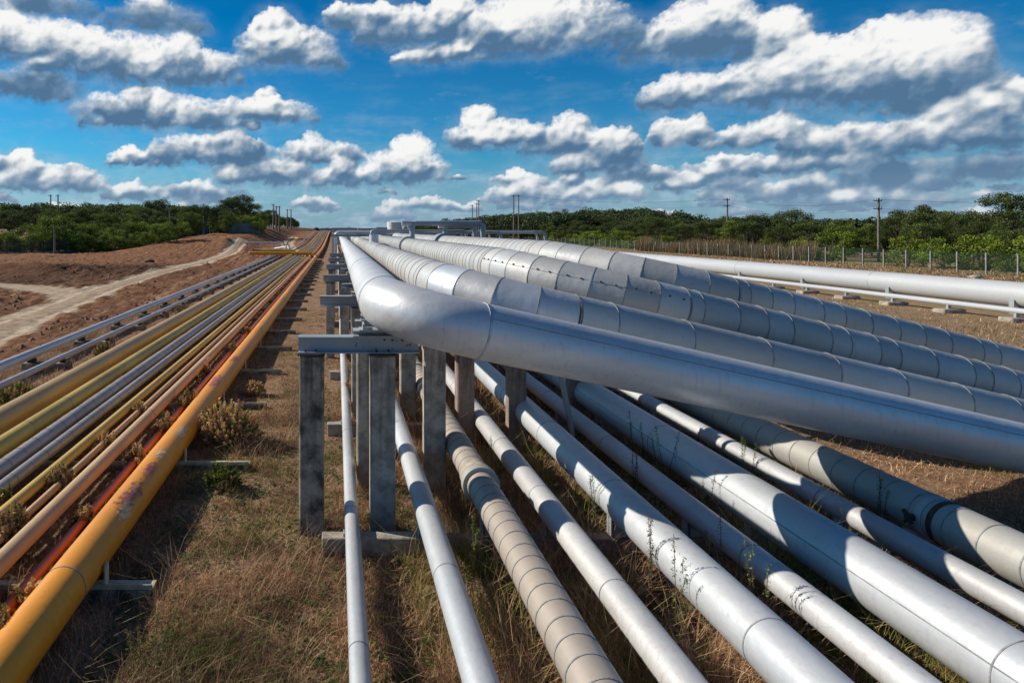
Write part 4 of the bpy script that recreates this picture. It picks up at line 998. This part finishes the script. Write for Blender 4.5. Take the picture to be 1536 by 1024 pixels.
def weed(x, y, h, label, seed):
    rg = np.random.default_rng(seed); e = empty('weed_stalk', (x, y, 0), label, 'weed', 'tall weed stalks among the right ground pipes')
    mb = MB(); Vs = []; Cs = []
    for q in range(rg.integers(2, 4)):
        ox, oy = rg.normal(size=2) * .05; tip = (ox + rg.normal() * .07, oy + rg.normal() * .05, h * (.75 + .3 * rg.random()))
        mb.tube([(ox, oy, 0), (ox * .7 + tip[0] * .3, oy, tip[2] * .5), tip], [.005, .004, .002], 4, caps=False)
        k = 150; s = rg.random(k) ** .55; p = np.array([ox, oy, 0])[None] * (1 - s[:, None]) + np.array(tip)[None] * s[:, None] + rg.normal(size=(k, 3)) * .011
        d1 = rg.normal(size=(k, 3)) * .006; d2 = rg.normal(size=(k, 3)) * .006
        Vs.append(np.stack([p - d1, p + d1, p + d2], 1).reshape(-1, 3)); c = np.array((.20, .14, .06)) if seed % 2 else np.array((.20, .24, .06)); Cs.append(np.repeat(c[None] * (.6 + .8 * rg.random((k, 1))), 3, 0))
    V = np.concatenate(Vs); np_mesh('leaves', V, np.arange(len(V)).reshape(-1, 3), M['grassm'], np.concatenate(Cs), parent=e)
    o = mb.build('stem', M['bark']); o.parent = e
WD = [(2.78, 5.55, 1.0, 'weed leaning on the broad silver pipe near the bottom'), (2.8, 6.1, .9, 'weed left of the broad silver pipe'), (2.84, 7.5, .85, 'green weed before the broad silver pipe near its middle shadow'), (3.48, 6.3, .95, 'weed between the broad pipe and its slim neighbour'), (3.5, 5.6, .9, 'brown weed right of the broad pipe near the bottom'), (4.15, 8.6, 1.0, 'weed stalk before the broadest pipe'), (4.2, 9.6, 1.05, 'dark weed stalk in the shade of the broadest pipe'), (4.15, 7.6, .9, 'weed stalk between the shaded slim pipe and the broadest'), (5.3, 8.8, .9, 'weed before the slim bright pipe'), (3.6, 8.4, .8, 'weed stalk right of the broad pipe, farther back'), (2.05, 9.1, .85, 'slim green weed right of the tan clad pipe'), (5.9, 7.4, .9, 'weed between the slim bright pipe and the beige clad pipe'), (1.3, 6.8, .7, 'grassy weed left of the tan clad pipe'), (-1.5, 5.2, .5, 'pale weed stalk on the strip near the bottom'), (-1.45, 5.5, .42, 'small weed stalk next to the pale one on the strip')]
for k, (x, y, h, lab) in enumerate(WD): weed(x, y, h, lab, 500 + k)
# loose things in the soil
def rock(x, y, s, m, label, cat='rock', name='soil_clod', seed=0):
    rg = np.random.default_rng(seed); mb = MB(); vs = []; fs = []
    nu, nv = 14, 9
    for i in range(nv + 1):
        for j in range(nu):
            a = j / nu * 6.283; b = i / nv * 3.1416; q = 1 + .45 * (float(fbm(np.array(a * 1.2 + seed), np.array(b * 2.0), 4, .6)) - .5)
            vs.append((x + s * 1.3 * q * math.cos(a) * math.sin(b), y + s * q * math.sin(a) * math.sin(b), float(terrain_z(x, y)) + s * .3 + s * .6 * q * math.cos(b)))
    for i in range(nv):
        for j in range(nu): fs.append((i * nu + j, (i + 1) * nu + j, (i + 1) * nu + (j + 1) % nu, i * nu + (j + 1) % nu))
    mb.add(vs, fs, 0, True); tag(mb.build(name, m), label, cat)
rock(-20.3, 74, .42, M['rust'], 'dark lump lying on the brown soil at left', 'lump', 'dark_lump', 3)
rock(45.5, 48.6, .35, M['concrete'], 'pale stone on the verge at the right edge', 'stone', 'field_stone', 5)
rock(-23.5, 70, .2, M['rust'], 'small dark clod left of the dark lump', 'clod', 'soil_clod', 9)
e = empty('site_hut', (-33, 142, 0), 'dark brown hut behind the left fence', 'hut')
zb = float(base_z(-33, 146)); MB().box(-35.2, -30.9, 149, 152, zb, 3.9).build('wall', M['rust'], e); MB().box(-35.4, -30.7, 148.8, 152.2, 3.902, 4.1).build('roof', M['black'], e)
MB().box(-33.6, -32.7, 148.95, 148.997, zb, 3.2).build('door', M['black'], e)
e = empty('red_roofed_house', (-32, 195, 0), 'red house just visible through the tallest left pine', 'house')
MB().box(-28.5, -24.5, 190, 195, 2, 8.8).build('wall', M['roof_red'], e); MB().box(-28.8, -24.2, 189.7, 195.3, 8.802, 9.2).build('roof', M['roof_red'], e)

# ------------------------------------------------------------------ sun, sky, clouds
EL = 32.0
sx, sy = -1.0, .40                      # direction to the sun on the ground
az = math.atan2(sx, sy)                 # compass angle from +Y towards +X
sd = Vector((math.sin(az) * math.cos(R(EL)), math.cos(az) * math.cos(R(EL)), math.sin(R(EL))))
L = bpy.data.lights.new('sun', 'SUN'); L.energy = 5.0; L.angle = R(.5); L.color = (1, .93, .81)
lo = bpy.data.objects.new('sun', L); COL.objects.link(lo); lo.rotation_euler = sd.to_track_quat('Z', 'Y').to_euler(); lo.location = (0, 0, 30)

CL = [ # photo px: x, y, half width, half height, brightness
 (55, 62, 120, 46, 0), (180, 88, 140, 48, 0), (285, 100, 80, 36, 0), (235, 28, 80, 26, -.35), (45, 128, 95, 30, -.3), (60, 5, 90, 24, -.3),
 (430, 72, 78, 40, 0), (235, 168, 125, 36, 0), (390, 165, 85, 24, 0), (538, 26, 50, 24, -.1), (640, 38, 110, 38, 0), (800, 38, 140, 58, 0), (665, 80, 70, 18, .1),
 (1050, 48, 105, 46, 0), (1170, 62, 52, 38, -.1), (1060, 135, 110, 34, 0), (1200, 112, 130, 62, .1), (1330, 105, 110, 72, 0), (1330, 45, 48, 24, .3), (1400, 115, 80, 55, -.3), (1400, 150, 70, 30, -.2),
 (745, 202, 80, 30, 0), (850, 208, 62, 30, 0), (905, 235, 60, 36, 0), (1016, 200, 44, 30, 0), (1150, 202, 90, 28, 0), (1280, 208, 120, 30, -.05), (1440, 195, 110, 44, 0), (1510, 160, 45, 34, .1),
 (1180, 246, 170, 22, -.05), (1380, 255, 160, 34, -.25), (1060, 272, 75, 18, 0), (604, 250, 68, 34, .1), (780, 288, 55, 18, .1), (890, 286, 85, 24, .15), (198, 237, 36, 18, .1), (320, 225, 95, 30, -.05), (480, 228, 68, 22, 0),
 (18, 246, 38, 20, -.1), (80, 268, 85, 26, 0), (195, 288, 42, 18, .1), (400, 258, 80, 26, -.05), (510, 266, 55, 22, 0), (468, 304, 36, 12, .05), (600, 306, 30, 11, .1), (690, 312, 40, 9, .1), (290, 288, 90, 14, -.2), (1290, 300, 150, 18, -.1), (1340, 296, 36, 12, .2), (960, 262, 60, 18, -.2), (370, 186, 16, 10, .2), (1240, 280, 200, 16, -.2)]
W = bpy.data.worlds.new('World'); scene.world = W; W.use_nodes = True
t = NT(W.node_tree); bg = W.node_tree.nodes['Background']
sky = t.node('ShaderNodeTexSky', sky_type='NISHITA', sun_disc=False, sun_elevation=R(EL), sun_rotation=az % (2 * math.pi), altitude=50, air_density=1.0, dust_density=.6, ozone_density=2.2).outputs[0]
dirv = t.node('ShaderNodeTexCoord').outputs['Generated']
sp = t.node('ShaderNodeSeparateXYZ', {0: dirv})
A = t.m('ARCTAN2', sp.outputs[0], sp.outputs[1]); E = t.m('ARCSINE', sp.outputs[2])
P = t.node('ShaderNodeCombineXYZ', {0: A, 1: E, 2: 0}).outputs[0]
# the visible blue: deeper and more saturated than the raw model, paler to the horizon
skyc = t.v('MULTIPLY', sky, t.ramp(t.m('MULTIPLY', E, 1.0), [(0, (.50, .78, 1.0)), (.10, (.16, .68, 1.0)), (.3, (.0, .50, .86)), (.45, (.08, .42, .74)), (1, (.26, .44, .66))]))
hv = t.m('MULTIPLY', t.ss(E, .12, -.005), .6)
fin = t.mix(hv, skyc, (2.2, 3.9, 5.6))
t.put(bg.inputs[0], fin); bg.inputs[1].default_value = .10
W.cycles.sampling_method = 'MANUAL'; W.cycles.sample_map_resolution = 256
# ------------------------------------------------------------------ clouds: lumpy height field over directions (azimuth, elevation)
_perm = rng.permutation(512); _ang = rng.random(512) * 6.28318
def perlin(x, y):
    xi = np.floor(x).astype(np.int64); yi = np.floor(y).astype(np.int64); fx = x - xi; fy = y - yi
    u = fx * fx * fx * (fx * (fx * 6 - 15) + 10); v = fy * fy * fy * (fy * (fy * 6 - 15) + 10)
    def g(i, j, dx, dy):
        h = _ang[_perm[(_perm[i & 511] + j) & 511]]; return np.cos(h) * dx + np.sin(h) * dy
    a = g(xi, yi, fx, fy); b = g(xi + 1, yi, fx - 1, fy); c = g(xi, yi + 1, fx, fy - 1); d = g(xi + 1, yi + 1, fx - 1, fy - 1)
    return (a * (1 - u) + b * u) * (1 - v) + (c * (1 - u) + d * u) * v
def pf(x, y, o, p=.5, billow=False):
    s = 0; a = 1; t_ = 0
    for k in range(o):
        n = perlin(x * 2 ** k + 13.7 * k, y * 2 ** k - 7.3 * k); s = s + a * ((.35 - np.abs(n)) * 1.6 if billow else n); t_ += a; a *= p
    return s / t_
def cloud_field(A, E, CL, step, rg):
    """A, E: regular grids (rad). Each cloud is a heap of puffs; returns colour and cover"""
    wx = pf(A * 22, E * 26, 4) ; wy = pf(A * 22 + 50, E * 26 + 9, 4)
    f1 = pf(A * 60 + 3, E * 60, 4, .55); f2 = pf(A * 120 + 31, E * 120, 4, .6)
    Aw = A + .013 * wx + .010 * f1 + .005 * f2; Ew = E + .010 * wy + .009 * pf(A * 60 + 90, E * 60, 4, .55) + .004 * pf(A * 120 + 5, E * 120, 4, .6)
    bl = pf(A * 50, E * 54, 5, .5, True); bf = pf(A * 140 + 7, E * 150, 3, .5, True)
    Z = np.zeros(A.shape); COV = np.zeros(A.shape); HN = np.zeros(A.shape); HD = np.full(A.shape, 1e-6); TN = np.zeros(A.shape); a1 = A[0]; e1 = E[:, 0]
    small = [(rg.uniform(-40, 1580), rg.uniform(262, 326), rg.uniform(14, 60), rg.uniform(5, 13), rg.uniform(-.15, .1)) for _ in range(46)]
    for (cx, cy, hw, hh, br) in CL + small:
        a0 = math.atan((cx - PX) / F); ca = math.cos(a0); e0 = math.atan((PY - cy) / F * ca)
        w = 1.06 * hw / F * ca * ca; h = 1.14 * hh / F * ca
        soft = br < -.2
        n = int(16 + 15 * w / h); base = e0 - h * .8
        i0, i1 = np.searchsorted(a1, [a0 - w * 1.6 - .03, a0 + w * 1.6 + .03]); j0, j1 = np.searchsorted(e1, [e0 - h * 2 - .03, e0 + h * 2 + .03])
        if i1 <= i0 or j1 <= j0: continue
        sl = (slice(j0, j1), slice(i0, i1)); aw = Aw[sl]; ew = Ew[sl]; Zl = np.zeros(aw.shape); Tl = np.zeros(aw.shape)
        for k in range(n):
            tx = rg.uniform(-1, 1); env = math.sqrt(max(.02, 1 - tx * tx * .96)) * (.7 + .45 * math.sin(tx * 5 + cx))
            ty = rg.random() ** .8
            r = h * (.16 + .60 * rg.random() ** 1.3) * (.55 + .45 * env)
            px_ = a0 + tx * w * .92; py_ = base + r * .55 + ty * max(0, 1.75 * h * env - r * 1.1)
            d2 = ((aw - px_) / (r * 1.25)) ** 2 + ((ew - py_) / r) ** 2
            zz = r * np.sqrt(np.clip(1 - d2, 0, 1)) * (.9 + .7 * rg.random()) + (h * .25 * (1 - ty)) * (d2 < 1)
            m_ = zz > Zl; Tl = np.where(m_, rg.normal() * .20 + .26 * (ty - .5), Tl); Zl = np.maximum(Zl, zz)
        d2 = ((aw - a0) / w) ** 2 + ((ew - (base + .75 * h)) / (h * .8)) ** 2
        core = np.clip(1 - d2, 0, 1); Zl = np.maximum(Zl, .8 * h * np.sqrt(core))
        cut = sstep(base - .20 * h, base + .65 * h, ew + .30 * h * bl[sl] + .1 * h * f1[sl])
        Zl = Zl * (.15 + .85 * cut)
        t = np.clip((ew - base) / (1.95 * h), -.2, 1.2) + br * .9
        c = sstep(.0, 1.05, Zl / h + .34 * bl[sl] + .26 * bf[sl] + .30 * f1[sl] - .02 - (.14 if soft else 0)) * sstep(0, .25, Zl / h)
        c = c * cut
        if soft: c = c * .9
        wgt = c + 1e-3 * core
        HN[sl] += t * wgt; HD[sl] += wgt
        up = c > COV[sl]; TN[sl] = np.where(up, Tl, TN[sl]); Z[sl] = np.maximum(Z[sl], Zl * (1 if not soft else .7)); COV[sl] = np.maximum(COV[sl], c)
    hgt = HN / HD
    S = Z * .8 + (.011 * bl + .003 * bf + .004 * wx) * np.sqrt(np.clip(COV, 0, 1))
    def lighting(S, k, q):
        gx = np.gradient(S, axis=1) / step[0]; gy = np.gradient(S, axis=0) / step[1]
        nx, ny, nz = -gx * k, -gy * k, 1.0; L_ = np.sqrt(nx * nx + ny * ny + 1)
        l = q / np.linalg.norm(q); return (nx * l[0] + ny * l[1] + nz * l[2]) / L_
    def blur(a, r):
        for ax in (0, 1):
            for _ in range(2):
                cs = np.cumsum(np.concatenate([np.repeat(np.take(a, [0], ax), r + 1, ax), a, np.repeat(np.take(a, [-1], ax), r, ax)], ax), ax)
                n = a.shape[ax]
                a = (np.take(cs, range(2 * r + 1, 2 * r + 1 + n), ax) - np.take(cs, range(0, n), ax)) / (2 * r + 1)
        return a
    lam1 = lighting(blur(S, 3), .9, np.array([-.35, .85, .5])); lam2 = lighting(blur(S, 1), .55, np.array([-.5, .75, .55]))
    light = .50 * np.clip(lam1, -.2, 1) + .38 * np.clip(lam2, -.1, 1)
    hb = blur(hgt * COV, 3) / (blur(COV, 3) + 1e-3)
    b = light * (.42 + .70 * sstep(.0, .75, hb)) + .40 * sstep(-.05, .8, hb) + .8 * blur(TN, 2) - .23 + .24 * bl + .10 * bf + .42 * pf(A * 34 + 77, E * 40, 6, .58)
    thin = 1 - sstep(.0, .95, COV); b = b * (1 - .45 * thin) + .26 * thin
    stops = np.array([0, .2, .42, .62, .8, 1.0]); cols = np.array([(.085, .175, .30), (.13, .235, .37), (.27, .36, .46), (.52, .58, .64), (.78, .80, .81), (.93, .93, .92)])
    C = np.stack([np.interp(b, stops, cols[:, i]) for i in range(3)], -1)
    al = np.clip(COV * 1.3, 0, 1) ** 1.15
    # thin drifting veils between the heaps, and streaky low haze cloud
    halo = np.clip(blur(COV, 10) * 1.5 - .05, 0, 1) * sstep(-.28, .30, pf(A * 26 + 9, E * 44, 6, .6)) * .62
    low_ = sstep(.13, .02, E); halo2 = sstep(-.05, .32, pf(A * 14 + 21, E * 60 + 2, 6, .58)) * low_ * .55
    veil = sstep(.02, .42, pf(A * 9 + 4, E * 34, 6, .6) + .08) * sstep(.26, .06, E) * .42 * sstep(-.02, .03, E)
    wis = sstep(.12, .5, pf(A * 16 + 40, E * 40 + 3, 6, .62)) * .30 * sstep(.30, .22, E)
    va = np.clip(np.maximum(np.maximum(veil, wis), np.maximum(halo, halo2)), 0, 1)
    vc = np.array((.27, .39, .52)) + (.30 * sstep(-.1, .4, bl) * (.35 + .65 * low_))[..., None]
    out_a = al + va * (1 - al); out = (C * al[..., None] + vc * (va * (1 - al))[..., None]) / np.maximum(out_a, 1e-4)[..., None]
    return out, out_a
CS = .0013
_a = np.arange(-.62, 1.0, CS); _e = np.arange(-.012, .41, CS); _A, _E = np.meshgrid(_a, _e)
_C, _al = cloud_field(_A, _E, CL, (CS, CS), np.random.default_rng(5))
_al = _al * sstep(1.0, .93, _A) * sstep(-.62, -.56, _A) * sstep(.41, .39, _E)
_hz = .38 * sstep(.10, 0, _E); _C = _C * (1 - _hz[..., None]) + np.array((.36, .48, .62)) * _hz[..., None]; _al = _al * (1 - .25 * _hz)
RR = 5600.0
_V = np.stack([RR * np.cos(_E) * np.sin(_A), RR * np.cos(_E) * np.cos(_A), RR * np.sin(_E)], -1).reshape(-1, 3)
_i = (np.arange(len(_e) - 1)[:, None] * len(_a) + np.arange(len(_a) - 1)[None]).ravel()
_T = np.stack([_i, _i + 1, _i + 1 + len(_a), _i + len(_a)], 1)
_T = _T[_al.ravel()[_T].max(1) > .004]
mC, t = mat('cloud_light')
ga = t.node('ShaderNodeAttribute', attribute_name='col'); gb = t.node('ShaderNodeAttribute', attribute_name='cover')
tr = t.node('ShaderNodeBsdfTransparent'); em = t.node('ShaderNodeEmission', {'Color': ga.outputs['Color'], 'Strength': 1.0})
mx = t.node('ShaderNodeMixShader', {0: gb.outputs['Fac']}); t.l.new(tr.outputs[0], mx.inputs[1]); t.l.new(em.outputs[0], mx.inputs[2]); t.l.new(mx.outputs[0], t.out.inputs[0])
mC.cycles.emission_sampling = 'NONE'
so = np_mesh('sky_clouds', _V, _T, mC, _C.reshape(-1, 3))
ca_ = so.data.attributes.new('cover', 'FLOAT', 'POINT'); ca_.data.foreach_set('value', _al.astype(np.float32).ravel())
tag(so, kind='structure')

# ------------------------------------------------------------------ camera
cam = bpy.data.cameras.new('camera'); co = bpy.data.objects.new('camera', cam); COL.objects.link(co)
co.location = (0, 0, H); co.rotation_euler = (R(90), 0, 0)
cam.sensor_width = 36; cam.lens = 24; cam.shift_x = (768 - PX) / 1536; cam.shift_y = (PY - 512) / 1536
cam.clip_start = .1; cam.clip_end = 9000
scene.camera = co
scene.view_settings.view_transform = 'Standard'; scene.view_settings.look = 'None'; scene.view_settings.exposure = 0; scene.view_settings.gamma = 1
scene.render.engine = 'CYCLES'; scene.cycles.use_denoising = True; scene.cycles.max_bounces = 6
